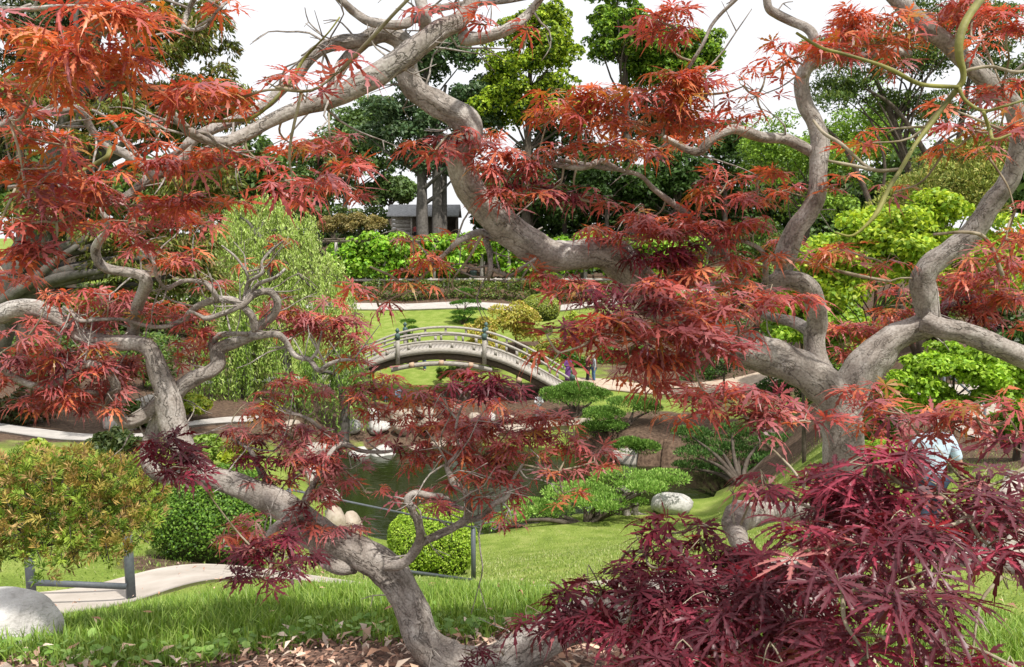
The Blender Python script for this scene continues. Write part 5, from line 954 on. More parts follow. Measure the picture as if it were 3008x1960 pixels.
bp_ = solo('backpack', m.V, m.F, cloth('red_nylon', (.6, .03, .05)), 'bright red backpack worn by the person under the bridge', 'backpack'); bm_ = bp_.modifiers.new('Bevel', 'BEVEL'); bm_.width = .05; bm_.segments = 3
person('person in a long white and grey robe on the shore gravel', ground_at(1583, 1238, 30), 1.55, PI, white, greyp, MAT['hair_dark'], bent, dress=True, sleeve=.9)
q = ground_at(1172, 1192, 30); person('person in blue sitting on the bank stones under the bridge', q, 1.6, PI + .4, cloth('steel_blue', (.14, .24, .34)), black, MAT['hair_dark'], bent, seated=True)
q = ground_at(1135, 1185, 30); person('child in a pink top standing on the bank stones', q, 1.05, PI, cloth('pink_cloth', (.7, .08, .3)), jeans, MAT['hair_dark'], None)

# ------------------------------------------------------------------ pergola with vine, hedge, shed
PB = 82.0
pg = thing('pergola', 'long timber pergola with log railing under a green vine', 'pergola', base_at(1300, PB))
gzp = base_at(1300, PB)[2]
def lx(px, d=PB): return P(px, 800, d)[0]
zr = P(1300, 822, PB)[2]; zt = P(1300, 712, PB)[2]; yy0 = P(1300, 800, PB)[1]
for x in (990, 1130, 1275, 1415, 1495, 1600, 1720, 1850, 1990):
    for dy in (0, 4.2):
        m = MB(); g0 = gz1(lx(x), yy0 + dy); m.lathe([lx(x), yy0 + dy, 0], [(.2, g0 - .3), (.18, zt)], 8); part('post', pg, m.V, m.F, MAT['wood_grey'], smooth=True)
m = MB(); m.tube([[lx(960), yy0 - .3, zr - .05], [lx(1250), yy0 - .3, zr], [lx(1500), yy0 - .3, zr + .03], [lx(2050), yy0 - .3, zr]], .13, 8, 6); part('railing_log', pg, m.V, m.F, MAT['wood_grey'], smooth=True)
for x in np.arange(1000, 1760, 38):
    m = MB(); m.lathe([lx(x), yy0 - .3, 0], [(.09, zr - 1.1), (.1, zr + .22)], 7); part('railing_post', pg, m.V, m.F, MAT['wood_grey'])
for dy in (0, 4.2):
    m = MB(); m.box([(lx(950) + lx(2050)) / 2, yy0 + dy, zt + .1], lx(2050) - lx(950), .2, .25); part('beam', pg, m.V, m.F, MAT['wood_brown'])
for x in np.arange(960, 2050, 40):
    m = MB(); m.box([lx(x), yy0 + 2.1, zt + .33], .14, 5.6, .16); part('rafter', pg, m.V, m.F, MAT['wood_brown'])
vn = thing('climbing_vine', 'bright green vine spilling thickly over the pergola roof', 'vine', [lx(1300), yy0, zt])
vcl = []
g = np.random.default_rng(3)
for x in np.arange(985, 2060, 14):
    h = 98 + 16 * math.sin(x * .021) + g.normal(0, 10)
    if 1380 < x < 1480: h -= 25
    for q in range(5):
        yc = 698 + g.uniform(0, 1) * h + (12 if x < 1080 else 0); vcl.append((P(x + g.normal(0, 8), yc, PB - .6 + g.uniform(-.4, 3)), np.array([1.0, .9, .75]) * g.uniform(.55, 1.1)))
    if x < 1160:
        vcl.append((P(x, 790 + g.uniform(-10, 20), PB), np.array([.9, .7, .8])))
Pt, Nn, k = shell(vcl, 30000, .6, .5)
V, F = leaf_quads(Pt, nrm(Nn * .6 + rng.normal(0, .4, Pt.shape) + [0, -.2, .4]), .48, .3)
part('foliage', vn, V, F, MAT['leaf'], col=np.repeat(pick([(.2, .42, .02), (.28, .5, .03), (.13, .3, .02), (.34, .52, .06)], len(Pt)) * np.random.default_rng(1).uniform(.75, 1.2, len(vcl))[k][:, None], 4, 0))
m = MB()
for x in (1000, 1130, 1275, 1500, 1720): m.tube([[lx(x) + .2, yy0 - .1, gzp], [lx(x) - .2, yy0, zt - 1.2], [lx(x) + .4, yy0 + .5, zt + .5]], [.09, .07, .05], 6, 4)
part('stem', vn, m.V, m.F, MAT['bark_dark'], attrs={'bark': m.A})
def hedge(name, label, x0, x1, y0, y1, d, thick, n, L, cols, cat='hedge'):
    a, b, c = P(x0, y1, d), P(x1, y1, d), P((x0 + x1) / 2, y0, d); t = thing(name, label, cat, [(a[0] + b[0]) / 2, a[1] + thick / 2, a[2]])
    g = np.random.default_rng(n); cl = []
    nx_ = int((b[0] - a[0]) / .8)
    for i in range(nx_):
        for zz in np.linspace(a[2] + .2, c[2] - .5, max(3, int((c[2] - a[2]) / .75))): cl.append((np.array([a[0] + (b[0] - a[0]) * (i + g.uniform(0, 1)) / nx_, a[1] + thick * g.uniform(.2, .8), zz + g.normal(0, .12)]), np.array([.75, thick * .5, .55]) * g.uniform(.8, 1.2)))
    Pt, Nn, k = shell(cl, n, .7, .6); V, F = leaf_quads(Pt, nrm(Nn * .5 + rng.normal(0, .45, Pt.shape) + [0, -.15, .3]), L, L * .55)
    part('foliage', t, V, F, MAT['leaf'], col=np.repeat(pick(cols, len(Pt), .3) * g.uniform(.75, 1.2, len(cl))[k][:, None], 4, 0))
    m = MB()
    for i in range(nx_): xx = a[0] + (b[0] - a[0]) * (i + .5) / nx_; m.tube([[xx, a[1] + thick / 2, a[2] - .3], [xx + .1, a[1] + thick / 2, c[2] - .4]], [.05, .02], 5, 2)
    part('stem', t, m.V, m.F, MAT['bark_dark'], attrs={'bark': m.A})
    return t
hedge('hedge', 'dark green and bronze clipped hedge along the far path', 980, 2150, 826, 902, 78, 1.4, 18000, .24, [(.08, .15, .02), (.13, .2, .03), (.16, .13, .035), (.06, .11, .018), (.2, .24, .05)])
hedge('shrub_belt', 'dark shrub backing put in for the shade inside the pergola walk', 700, 2500, 690, 840, 89, 2, 12000, .5, [(.04, .08, .015), (.06, .12, .02), (.03, .06, .012)])  # dark backing, stands in for the shade inside the pergola
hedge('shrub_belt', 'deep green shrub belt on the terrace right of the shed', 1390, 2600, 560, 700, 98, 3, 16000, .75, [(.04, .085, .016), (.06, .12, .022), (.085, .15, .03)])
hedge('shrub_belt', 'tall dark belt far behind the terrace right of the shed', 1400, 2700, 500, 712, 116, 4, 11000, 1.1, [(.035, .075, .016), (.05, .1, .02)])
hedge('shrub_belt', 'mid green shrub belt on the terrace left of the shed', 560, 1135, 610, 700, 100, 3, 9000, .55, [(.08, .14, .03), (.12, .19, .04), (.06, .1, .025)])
bn = base_at(1391, PB + .8); m = MB(); m.lathe([bn[0], bn[1], 0], [(.3, zr - .6), (.36, zr + .75), (.4, zr + .78), (.4, zr + .86)], 12)
bin_ = thing('litter_bin', 'grey green litter bin standing behind the pergola railing', 'bin', [bn[0], bn[1], bn[2]])
part('body', bin_, m.V, m.F, MAT['copper']); m = MB(); m.lathe([bn[0], bn[1], 0], [(.4, zr + .86), (.3, zr + .98), (.02, zr + 1.0)], 12); part('lid', bin_, m.V, m.F, MAT['steel'])
m = MB(); m.lathe([bn[0], bn[1], 0], [(.12, bn[2] - .1), (.12, zr - .6)], 8); part('pedestal', bin_, m.V, m.F, MAT['rock_grey'])
for x, c in ((1506, jeans), (1543, black)):
    q = base_at(x, PB + 1.6); q[2] = P(x, 800, PB + 1.6)[2] - 1.28
    person('person seated on the pergola bench in ' + ('dark clothes' if c is black else 'blue'), q, 1.7, PI, c, black, MAT['hair_dark'], bent, seated=True)
    m = MB(); m.box(q + [0, -.1, .2], .8, .5, .4); solo('bench', m.V, m.F, MAT['wood_brown'], 'low wooden bench under the person in ' + ('dark clothes' if c is black else 'blue') + ' in the pergola', 'bench')
# shed on the terrace
SD = 96.0; sb = base_at(1190, SD); sz = P(1190, 690, SD)[2]; ztop = P(1190, 634, SD)[2]
def sx_(px): return P(px, 680, SD)[0]
shed = thing('garden_shed', 'small grey plank shed with an open porch behind the vine', 'shed', [sx_(1180), P(1180, 680, SD)[1], sz - .6])
sy = P(1180, 680, SD)[1]
npk = 6; hh = (ztop - sz + .6) / npk
for i in range(npk):
    m = MB(); m.box([(sx_(1150) + sx_(1207)) / 2, sy, sz - .6 + hh * (i + .5)], sx_(1207) - sx_(1150), .12, hh * .93); part('plank', shed, m.V, m.F, MAT['rock_grey'])
m = MB(); m.box([sx_(1207) + .1, sy - .05, (sz - .6 + ztop) / 2], .2, .25, ztop - sz + .6); part('corner_post', shed, m.V, m.F, MAT['wood_grey'])
m = MB(); m.box([(sx_(1150) + sx_(1340)) / 2, sy + 3.4, (sz - .6 + ztop) / 2], sx_(1340) - sx_(1150), .12, ztop - sz + .6); part('back_wall', shed, m.V, m.F, MAT['wood_brown'])
m = MB(); m.box([sx_(1340), sy + 1.7, (sz - .6 + ztop) / 2], .12, 3.4, ztop - sz + .6); part('side_wall', shed, m.V, m.F, MAT['wood_brown'])
a0, a1 = sx_(1140), sx_(1350); z1 = ztop + .1
m = MB(); V = [[a0, sy - .9, z1 - .1], [a1, sy - .9, z1 - .1], [a1, sy + 1.8, z1 + 1.3], [a0, sy + 1.8, z1 + 1.3], [a1, sy + 4.3, z1 - .1], [a0, sy + 4.3, z1 - .1]]; V = np.array(V); V = np.vstack([V, V - [0, 0, .15]])
m.add(V, np.array([[0, 1, 2, 3], [3, 2, 4, 5], [6, 9, 8, 7], [9, 11, 10, 8], [0, 6, 7, 1], [5, 4, 10, 11], [0, 3, 9, 6], [3, 5, 11, 9], [1, 7, 8, 2], [2, 8, 10, 4]])); part('roof', shed, m.V, m.F, MAT['roof'])
q = base_at(1225, SD + 1.2); q[2] = sz - .55
person('person in red standing in the shed porch', q, 1.7, PI, cloth('faded_red', (.35, .07, .07)), black, MAT['hair_dark'], None)

# ------------------------------------------------------------------ trees and shrubs behind
def el(px, py, d, rx, rz, ry=None):               # ellipsoid crown given in picture units
    s = d / FPX; return P(px, py, d), np.array([rx * s, (ry or (rx + rz) / 2) * s, rz * s])
def simple_tree(name, label, px, d, crown, ncl, csize, n, L, W, cols, seed, rt, lean=0, cat='tree', flat=.75, low=-.6, **kw):
    b = base_at(px, d); cl = []
    for (cx, cy, rx, rz, nn) in crown:
        c, R = el(cx, cy, d, rx, rz); cl += clumpify(c, R, nn, csize, seed + int(cx), flat, low)
    c0, R0 = el(*crown[0][:2], d, *crown[0][2:4])
    top = c0 + [0, 0, R0[2] * .6]
    trunk = [(b - [0, 0, .3], rt), ((b * .6 + top * .4) + [lean, 0, 0], rt * .75), (top, rt * .25)]
    return tree(name, label, cat, b, trunk, cl, n, L, W, cols, **kw)
# tall grey-green tree with bare trunks by the shed
GG = [(.07, .13, .055), (.1, .17, .07), (.15, .21, .11), (.05, .1, .04)]
b = base_at(1246, 90)
cl = []
for cx, cy, rx, rz, nn in ((1280, 190, 130, 110, 40), (1180, 380, 130, 120, 36), (1380, 330, 90, 110, 26), (1250, 480, 120, 70, 20)): cl += clumpify(*el(cx, cy, 90, rx, rz), nn, 1.35, cx)
tree('eucalyptus_tree', 'tall grey green tree with bare straight trunks rising behind the shed', 'tree', b, [(b - [0, 0, .5], .75), (P(1240, 560, 90), .6), (P(1236, 330, 90), .4), (P(1270, 120, 90), .15)], cl, 26000, .5, .29, GG, bark='bark_grey',
     extra=[([base_at(1287, 90.5) - [0, 0, .5], P(1284, 560, 90), P(1284, 380, 90), P(1310, 250, 90)], [.7, .55, .4, .15]), ([base_at(1306, 91) - [0, 0, .5], P(1304, 560, 91), P(1310, 400, 91)], [.4, .35, .2])])
for i, (px, d, cr, sz_) in enumerate(((1010, 105, [(1040, 440, 110, 130, 40), (1110, 350, 70, 60, 12)], 1.7), (930, 112, [(940, 520, 120, 110, 30)], 1.8), (1150, 108, [(1150, 570, 90, 60, 16)], 1.4))):
    simple_tree('park_tree', ('rounded dull green tree left of the bare grey trunks', 'far hazy green tree behind the willow top', 'low green tree behind the shed roof')[i], px, d, cr, 0, sz_, 10000, .52, .32, [(.11, .19, .05), (.16, .25, .07), (.08, .14, .04)], 50 + i, .4, group='trees behind the pergola')
# clumpy yellow-green trees
YG = [(.045, .1, .012), (.06, .13, .014), (.035, .075, .012)]; YT = [(.34, .46, .03), (.42, .52, .05), (.25, .38, .025)]
for i, (px, d, cr, tcol) in enumerate(((1540, 88, [(1560, 170, 150, 130, 95), (1470, 310, 90, 120, 60), (1630, 320, 110, 120, 60), (1600, 60, 80, 50, 22)], YT), (1850, 93, [(1830, 120, 140, 130, 80), (1960, 200, 130, 120, 60), (1800, -20, 90, 60, 22), (2060, 160, 60, 90, 26)], [(.2, .34, .03), (.28, .42, .04), (.12, .24, .02)]))):
    simple_tree('carrotwood_tree', ('tall tree with bright yellow green tips in billowing clumps', 'tall dark green tree with lime tips beside the brighter one')[i], px, d, cr, 0, 1.05, 38000, .44, .27, YG, 70 + i, .6, split=tcol, lo=.7, group='tall clumped trees beyond the pergola')
# dark understorey behind the pergola
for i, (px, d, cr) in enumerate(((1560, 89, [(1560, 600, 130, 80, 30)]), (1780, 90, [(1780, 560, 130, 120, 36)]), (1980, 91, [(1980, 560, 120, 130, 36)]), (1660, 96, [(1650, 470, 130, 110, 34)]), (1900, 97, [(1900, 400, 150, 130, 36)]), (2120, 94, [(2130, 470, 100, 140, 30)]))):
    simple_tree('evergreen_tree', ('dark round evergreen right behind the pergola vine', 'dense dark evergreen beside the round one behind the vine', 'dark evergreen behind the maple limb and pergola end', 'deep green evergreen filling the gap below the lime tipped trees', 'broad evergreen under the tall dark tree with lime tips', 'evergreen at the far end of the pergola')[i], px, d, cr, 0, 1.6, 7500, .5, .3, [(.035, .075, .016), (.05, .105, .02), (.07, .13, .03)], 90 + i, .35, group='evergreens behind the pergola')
for i, (px, cx, cy, rx, rz) in enumerate(((1060, 1060, 655, 75, 32), (980, 985, 665, 40, 26))):
    simple_tree('bronze_shrub', ('tan flowering shrub mound above the vine by the shed', 'smaller tan shrub left of the tan mound above the vine')[i], px, 88, [(cx, cy, rx, rz, 16)], 0, .8, 6000, .22, .13, [(.3, .24, .08), (.38, .3, .12), (.2, .19, .06)], 110 + i, .12, cat='shrub', group='tan shrubs above the vine')
# far screen of trees at the left and right so that the garden is enclosed
for i, (px, d, cx, cy, rx, rz) in enumerate(((700, 120, 740, 560, 150, 140), (500, 118, 520, 600, 160, 160), (850, 125, 850, 600, 110, 90), (2350, 110, 2350, 560, 170, 160), (2700, 100, 2700, 560, 190, 170), (3050, 95, 3050, 540, 200, 190), (-50, 90, 20, 600, 220, 220), (280, 95, 280, 620, 200, 180))):
    simple_tree('park_tree', 'leafy green tree in the belt that closes the garden ' + ('behind the cypress' if px < 400 else 'behind the willow' if px < 1000 else 'behind the slanting trunks'), px, d, [(cx, cy, rx, rz, 34)], 0, 2.6, 6500, 1.0, .6, [(.08, .15, .03), (.12, .2, .04), (.06, .11, .025)], 130 + i, .4, group='tree belt around the garden')

# cypress mass at the left
CY_ = [(.11, .14, .022), (.17, .19, .03), (.24, .17, .06), (.08, .1, .02), (.2, .24, .04)]
def droop(Nn, n): return nrm(Nn * [1, 1, .3] + rng.normal(0, .45, (n, 3)) + [0, 0, -.75])
b = base_at(130, 30); cl = []
for cx, cy, rx, rz, nn in ((520, 120, 180, 170, 40), (620, 330, 150, 110, 34), (420, 380, 200, 170, 36), (560, 560, 150, 160, 30), (200, 300, 200, 240, 34), (420, 760, 180, 150, 30), (560, 820, 120, 110, 16), (200, 620, 160, 130, 18), (380, -80, 160, 120, 16), (300, 900, 160, 70, 16)): cl += clumpify(*el(cx, cy, 30, rx, rz), nn, .62, cx + cy)
tree('cypress_tree', 'large old cypress with drooping olive and bronze sprays at the garden edge', 'tree', b, [(P(-60, 1050, 30), .8), (P(20, 860, 30), .7), (P(110, 700, 30), .6), (P(180, 450, 30), .45), (P(250, 200, 30), .3), (P(330, -60, 30), .12)], cl, 60000, .27, .075, CY_, bark='bark_grey', lo=.45, dirs=droop, limbs=26, var=.3,
     extra=[([P(-20, 900, 29.5), P(90, 830, 29.3), P(160, 770, 29.2), P(230, 720, 29.2)], [.26, .2, .16, .1]), ([P(40, 800, 29.6), P(130, 720, 29.5), P(150, 600, 29.5)], [.3, .22, .16])])
for i, (px, d, cx, cy, rx, rz) in enumerate(((60, 44, 60, 150, 120, 220), (-60, 46, -30, 420, 120, 200), (210, 48, 200, 60, 90, 160))):
    simple_tree('conifer_tree', ('dark thin conifer with sky showing through behind the cypress', 'dark conifer beside the cypress trunk', 'tall dark conifer behind the cypress top')[i], px, d, [(cx, cy, rx, rz, 34)], 0, .8, 8000, .3, .1, [(.04, .06, .02), (.06, .09, .025), (.09, .1, .04)], 160 + i, .3, dirs=droop, group='conifers behind the cypress')

# weeping willow
def willow(label, px, d, domes, n_str, seed, cols):
    """domes of hanging strands: (centre x, y, half width, half height, lowest tip) in picture units"""
    b = base_at(px, d); t = thing('weeping_willow', label, 'tree', b); g = np.random.default_rng(seed); m = MB(); pos, dr = [], []
    c0, R0 = el(*domes[0][:2], d, *domes[0][2:4])
    m.tube([b - [0, 0, .3], (b + c0) / 2 + [.3, 0, 0], c0 + [0, 0, R0[2] * .3]], [.32, .24, .1], 9, 4, .1)
    tot = sum(q[2] for q in domes)
    for cx, cy, rx, rz, ymin in domes:
        c, R = el(cx, cy, d + g.uniform(-1, 1), rx, rz); zmin = P(cx, ymin, d)[2]
        m.tube([c0, (c0 + c) / 2 + [0, 0, .4], c + [0, 0, R[2] * .5]], [.12, .08, .04], 6, 3, 0, False)
        tuft = [(g.uniform(0, 6.283), g.uniform(.15, 1) ** .6) for _ in range(max(5, int(n_str * rx / tot / 7)))]
        for i in range(int(n_str * rx / tot)):
            a, r = tuft[g.integers(len(tuft))]; a += g.normal(0, .13); r = min(1.05, abs(r + g.normal(0, .06)))
            s0 = c + np.array([math.cos(a) * r * R[0], math.sin(a) * r * R[1], R[2] * math.sqrt(max(0, 1 - r * r * .85)) + g.normal(0, .22)])
            ln = max(.6, g.uniform(.25, 1.05) * (s0[2] - zmin)); n = int(ln / .085) + 4; sw = g.normal(0, .3, 2) + np.array([math.cos(a), math.sin(a)]) * .6
            t_ = np.linspace(0, 1, n); xy = np.stack([s0[0] + sw[0] * np.sqrt(t_) + .08 * np.sin(t_ * 7 + i), s0[1] + sw[1] * np.sqrt(t_), s0[2] + .5 * np.sin(t_ * 9.4) * (t_ < .33) - ln * t_ ** 1.4], 1)
            pos.append(xy + g.normal(0, .06, xy.shape)); dr.append(np.tile([0, 0, -1.0], (n, 1)) + g.normal(0, .5, (n, 3)))
            if i % 4 == 0: m.tube(xy[:: max(1, n // 5)], .01, 4, 2, 0, False)
    pos = np.vstack(pos); dr = np.vstack(dr); V, F = leaf_quads(pos, rng.normal(0, 1, pos.shape) + [0, -.6, .6], .23, .06, .08, dr)
    part('trunk', t, m.V, m.F, MAT['bark_grey'], smooth=True, attrs={'bark': m.A}); part('crown', t, V, F, MAT['leaf'], col=np.repeat(pick(cols, len(pos), .3), 4, 0))
WI = [(.4, .54, .12), (.5, .62, .19), (.3, .44, .08), (.55, .64, .25)]
willow('weeping willow with pale lime hanging strands at the pond end', 850, 43, [(760, 700, 85, 85, 900), (850, 775, 85, 90, 1000), (925, 850, 75, 90, 1080), (690, 760, 55, 80, 960), (985, 950, 48, 80, 1150), (840, 910, 110, 90, 1180), (690, 890, 70, 80, 1130), (790, 645, 45, 40, 780), (705, 655, 38, 34, 800), (880, 690, 40, 34, 860)], 960, 4, WI)
willow('smaller low willow draped beside the pond with lime strands', 1000, 41, [(985, 1100, 60, 60, 1270), (930, 1130, 50, 50, 1250)], 200, 5, [(.2, .34, .06), (.28, .43, .09), (.15, .26, .04)])
willow('low willow curtain hanging left of the big willow', 690, 42.5, [(700, 1040, 80, 70, 1230), (640, 1090, 60, 50, 1240), (770, 1080, 60, 60, 1250)], 280, 6, [(.24, .38, .06), (.34, .48, .1), (.18, .3, .05)])

# shrubs on the far lawn
def mound(name, label, px, py, rx, rz, d, n, L, cols, seed, cat='shrub', csize=None, group=None, ncl=22, W=.55):
    c, R = el(px, py, d, rx, rz); b = np.array([c[0], c[1], gz1(c[0], c[1])]); dz = b[2] - (c[2] - R[2] * 1.0)
    c = c.copy(); 
    if dz < 0: R[2] += -dz / 2 * .9; c[2] += dz / 2 * .9
    cl = clumpify(c, R * .85, ncl, csize or R.min() * .38, seed, .8, -.8)
    return tree(name, label, cat, b, [(b - [0, 0, .2], .08), ((b + c) / 2, .06), (c + [0, 0, R[2] * .4], .03)], cl, int(n * .5), L * 1.35, L * 1.35 * W, cols, group=group, limbs=8)
YS = [(.42, .4, .06), (.5, .46, .09), (.3, .32, .05), (.5, .36, .1)]
mound('golden_shrub', 'golden yellow green shrub on the far lawn behind the bridge rail', 1515, 945, 100, 66, 60, 12000, .17, YS, 1)
mound('golden_shrub', 'lower yellow shrub spreading left of the golden one by the bridge', 1400, 972, 75, 46, 59, 8000, .16, YS, 2)
mound('golden_shrub', 'yellow shrub close behind the bridge crown post', 1440, 1010, 90, 34, 55, 7000, .15, YS, 3)
mound('golden_shrub', 'olive yellow shrub behind the right half of the bridge', 1600, 1040, 80, 50, 56, 7000, .16, [(.3, .34, .05), (.4, .4, .07), (.2, .26, .04)], 6)
mound('golden_shrub', 'yellow green shrub between bridge end and maple leaves', 1690, 960, 60, 50, 60, 6000, .16, [(.34, .42, .05), (.26, .36, .04), (.42, .46, .08)], 5)
b = base_at(1590, 66)
cR = el(1590, 905, 66, 56, 40); ball_shrub('clipped_shrub', 'clipped round shrub with a yellow top behind the golden shrub', [cR[0][0], cR[0][1], cR[0][2] - cR[1][2]], cR[1][0], cR[1][0], cR[1][2] * 2, 9000, .13, [(.33, .4, .05), (.4, .46, .06), (.26, .34, .06), (.28, .33, .12)])
for px, py, rx, rz, d, lab in ((1690, 1075, 70, 55, 55, 'dark green leafy bush behind the person in purple'), (1790, 1070, 60, 60, 56, 'green bush behind the grey patterned jacket'), (1640, 1085, 40, 40, 54.5, 'lime green bush at the bridge end'), (1900, 1060, 90, 60, 58, 'deep green shrub under the red leaves by the gravel')):
    mound('leafy_shrub', lab, px, py, rx, rz, d, 7000, .17, [(.08, .19, .02), (.14, .28, .03), (.05, .12, .015)] if 'lime' not in lab else [(.25, .42, .04), (.33, .48, .06)], int(px), group=None)
mound('leafy_shrub', 'tall green shrubs seen through the bridge arch', 1330, 1098, 120, 34, 51.6, 7000, .15, [(.14, .24, .03), (.2, .27, .04), (.09, .16, .02)], 33)
mound('leafy_shrub', 'shrubs on the bank left of the bridge foot', 1010, 1100, 90, 45, 52, 6000, .17, [(.18, .3, .04), (.25, .36, .05), (.11, .2, .03)], 34)
def pads(name, label, base, plist, d, n, cols, L=.16, trunk_r=.11, group=None, W=.3, lean=.4):
    """cloud-pruned conifer: cushions of needles carried by a crooked stem"""
    n = int(n * .82); L *= 1.06; t = thing(name, label, 'shrub' if 'juniper' in name else 'tree', base, group); cl = []; m = MB(); g = np.random.default_rng(n)
    for px, py, rx, rz in plist:
        dd = d + g.uniform(-.5, .5) * 1.6; c, R = el(px, py, dd, rx, rz, rx * .8); cl.append((c, R * [1, 1, .85]))
        for q in range(7): a = g.uniform(0, 6.28); rr = g.uniform(.4, .8); cl.append((c + R * [math.cos(a) * rr, math.sin(a) * rr, g.uniform(-.05, .25)], R * g.uniform(.3, .48)))
        mid = (np.asarray(base) + c) / 2 + g.normal(0, .25, 3) * lean
        m.tube([np.asarray(base) - [0, 0, .2], mid, c - [0, 0, R[2] * .5]], [trunk_r, trunk_r * .7, trunk_r * .35], 7, 4, .1)
    Pt, Nn, k = shell(cl, n, .75, .2); dirs = nrm(Nn + rng.normal(0, .4, Pt.shape) + [0, 0, .4])
    V, F = leaf_quads(Pt, rng.normal(0, 1, Pt.shape), L, L * W, .05, dirs)
    part('foliage', t, V, F, MAT['needle'], col=np.repeat(pick(cols, len(Pt), .25), 4, 0)); part('trunk', t, m.V, m.F, MAT['bark_dark'], smooth=True, attrs={'bark': m.A})
    return t
PN = [(.11, .23, .035), (.16, .3, .05), (.075, .16, .025), (.22, .36, .07)]
pads('cloud_pine', 'tiered dark green pine topiary on the far lawn by the path', base_at(1362, 70), [(1366, 855, 30, 10), (1372, 888, 36, 10), (1362, 920, 36, 12), (1395, 910, 32, 10), (1340, 892, 20, 8), (1375, 945, 46, 12), (1345, 935, 24, 9)], 70, 9000, [(.07, .18, .02), (.11, .24, .025), (.05, .12, .015)], .16, .08)
pads('cloud_pine', 'small umbrella topped pine on the lawn behind the bridge posts', base_at(1198, 56), [(1198, 945, 24, 9), (1212, 965, 15, 9), (1188, 985, 22, 14), (1215, 995, 18, 10)], 56, 5000, [(.08, .19, .02), (.12, .25, .03)], .13, .06)
pads('cloud_pine', 'flat umbrella shaped pine cushion at the bridge foot', ground_at(1690, 1232, 30), [(1640, 1158, 56, 28), (1700, 1146, 62, 30), (1752, 1160, 40, 26), (1685, 1168, 90, 22)], 44, 14000, PN, .15, .12)
pads('cloud_pine', 'rounded green pine cushions beside the umbrella pine', ground_at(1830, 1262, 30), [(1860, 1188, 78, 26), (1775, 1222, 62, 34), (1745, 1258, 48, 26), (1905, 1200, 44, 22), (1800, 1252, 40, 20)], 41, 14000, PN, .15, .1)
pads('cloud_pine', 'single low pine cushion above the grey ledge', ground_at(1880, 1345, 28), [(1850, 1308, 46, 28), (1895, 1314, 46, 24)], 37, 7000, PN, .14, .08)
pads('cloud_pine', 'wide dark pine with many layered cushions by the water', ground_at(2180, 1420, 26), [(2030, 1270, 60, 22), (2150, 1262, 60, 20), (2100, 1300, 90, 22), (2230, 1290, 70, 26), (2320, 1300, 70, 26), (2050, 1332, 70, 22), (2170, 1332, 80, 22), (2290, 1350, 80, 24), (2030, 1368, 50, 18), (2120, 1380, 70, 22), (2230, 1388, 60, 22), (2350, 1372, 60, 26), (2400, 1330, 50, 30)], 35.5, 20000, [(.06, .14, .03), (.09, .19, .04), (.14, .25, .06), (.045, .1, .022)], .15, .12)
pads('spreading_juniper', 'bright green juniper spreading low along the pond edge', ground_at(1720, 1535, 18), [(1700, 1450, 110, 34), (1830, 1408, 105, 32), (1960, 1405, 70, 30), (1560, 1492, 80, 26), (1770, 1478, 80, 30), (1500, 1522, 50, 20), (1620, 1500, 70, 24), (1900, 1432, 60, 22), (1880, 1475, 24, 16), (1450, 1545, 40, 16)], 30, 20000, [(.2, .37, .06), (.28, .46, .09), (.14, .28, .04), (.34, .5, .12)], .12, .12)
# weathered stump beside the juniper
q = ground_at(1840, 1512, 18); t = thing('driftwood_stump', 'bleached driftwood stump beside the spreading juniper', 'stump', q); m = MB(); s_ = 31 / FPX
for pts, r in (([(0, 0, -.1), (-.05, 0, .3), (.1, 0, .75), (-.1, .1, .95), (-.45, .1, .88)], [.2, .17, .2, .17, .05]), ([(.35, 0, -.1), (.32, 0, .35), (.25, 0, .8), (.05, 0, .98)], [.15, .13, .14, .1]), ([(-.35, 0, -.1), (-.25, 0, .2), (0, 0, .5)], [.12, .1, .08]), ([(.2, 0, .1), (.5, 0, .02), (.8, 0, -.05)], [.1, .07, .04])): m.tube(np.array(pts) + q, r, 9, 4, .2)
part('trunk', t, m.V, m.F, MAT['bark'], smooth=True, attrs={'bark': m.A})
# left understorey
for i, (px, py, rx, rz, d, cols, lab) in enumerate(((400, 1225, 110, 50, 34, [(.09, .15, .03), (.13, .19, .04), (.06, .1, .02)], 'low grey green mound shrub behind the maple trunk loop'), (330, 1290, 110, 45, 26, [(.07, .1, .03), (.1, .13, .04), (.04, .07, .02)], 'dark spiky shrub above the yew'), (560, 1190, 70, 45, 36, [(.4, .42, .04), (.3, .36, .04), (.24, .34, .05)], 'yellow flowering groundcover mound left of the low willow'), (180, 1250, 90, 30, 36, [(.08, .16, .03), (.13, .22, .04)], 'green mound by the pale shore path'), (60, 1210, 90, 90, 33, [(.05, .07, .02), (.08, .1, .03), (.1, .05, .02)], 'dark thin stemmed shrub at the garden edge'), (620, 1320, 90, 50, 28, [(.2, .3, .04), (.14, .24, .03)], 'green mound under the maple limb by the pond'), (120, 1150, 140, 60, 42, [(.05, .1, .02), (.08, .13, .03)], 'dark green hedge like shrub below the cypress'), (420, 1080, 150, 80, 44, [(.09, .16, .03), (.14, .22, .04)], 'green shrub bank between cypress and willow'), (780, 1215, 60, 40, 41, [(.3, .38, .05), (.22, .32, .04), (.45, .42, .05)], 'yellow green tuft beside the willow strands'), (240, 1010, 160, 60, 50, [(.06, .11, .02), (.1, .16, .03)], 'dark shrub bank beneath the cypress sprays'), (700, 1330, 60, 40, 26, [(.34, .4, .03), (.26, .34, .03)], 'yellow green shrub behind the bent maple limb'), (120, 1335, 140, 30, 20, [(.34, .4, .05), (.26, .36, .05)], 'yellow green low shrub behind the yew'))):
    mound('garden_shrub', lab, px, py, rx, rz, d, 6500, .13 if d < 30 else .16, cols, 200 + i)
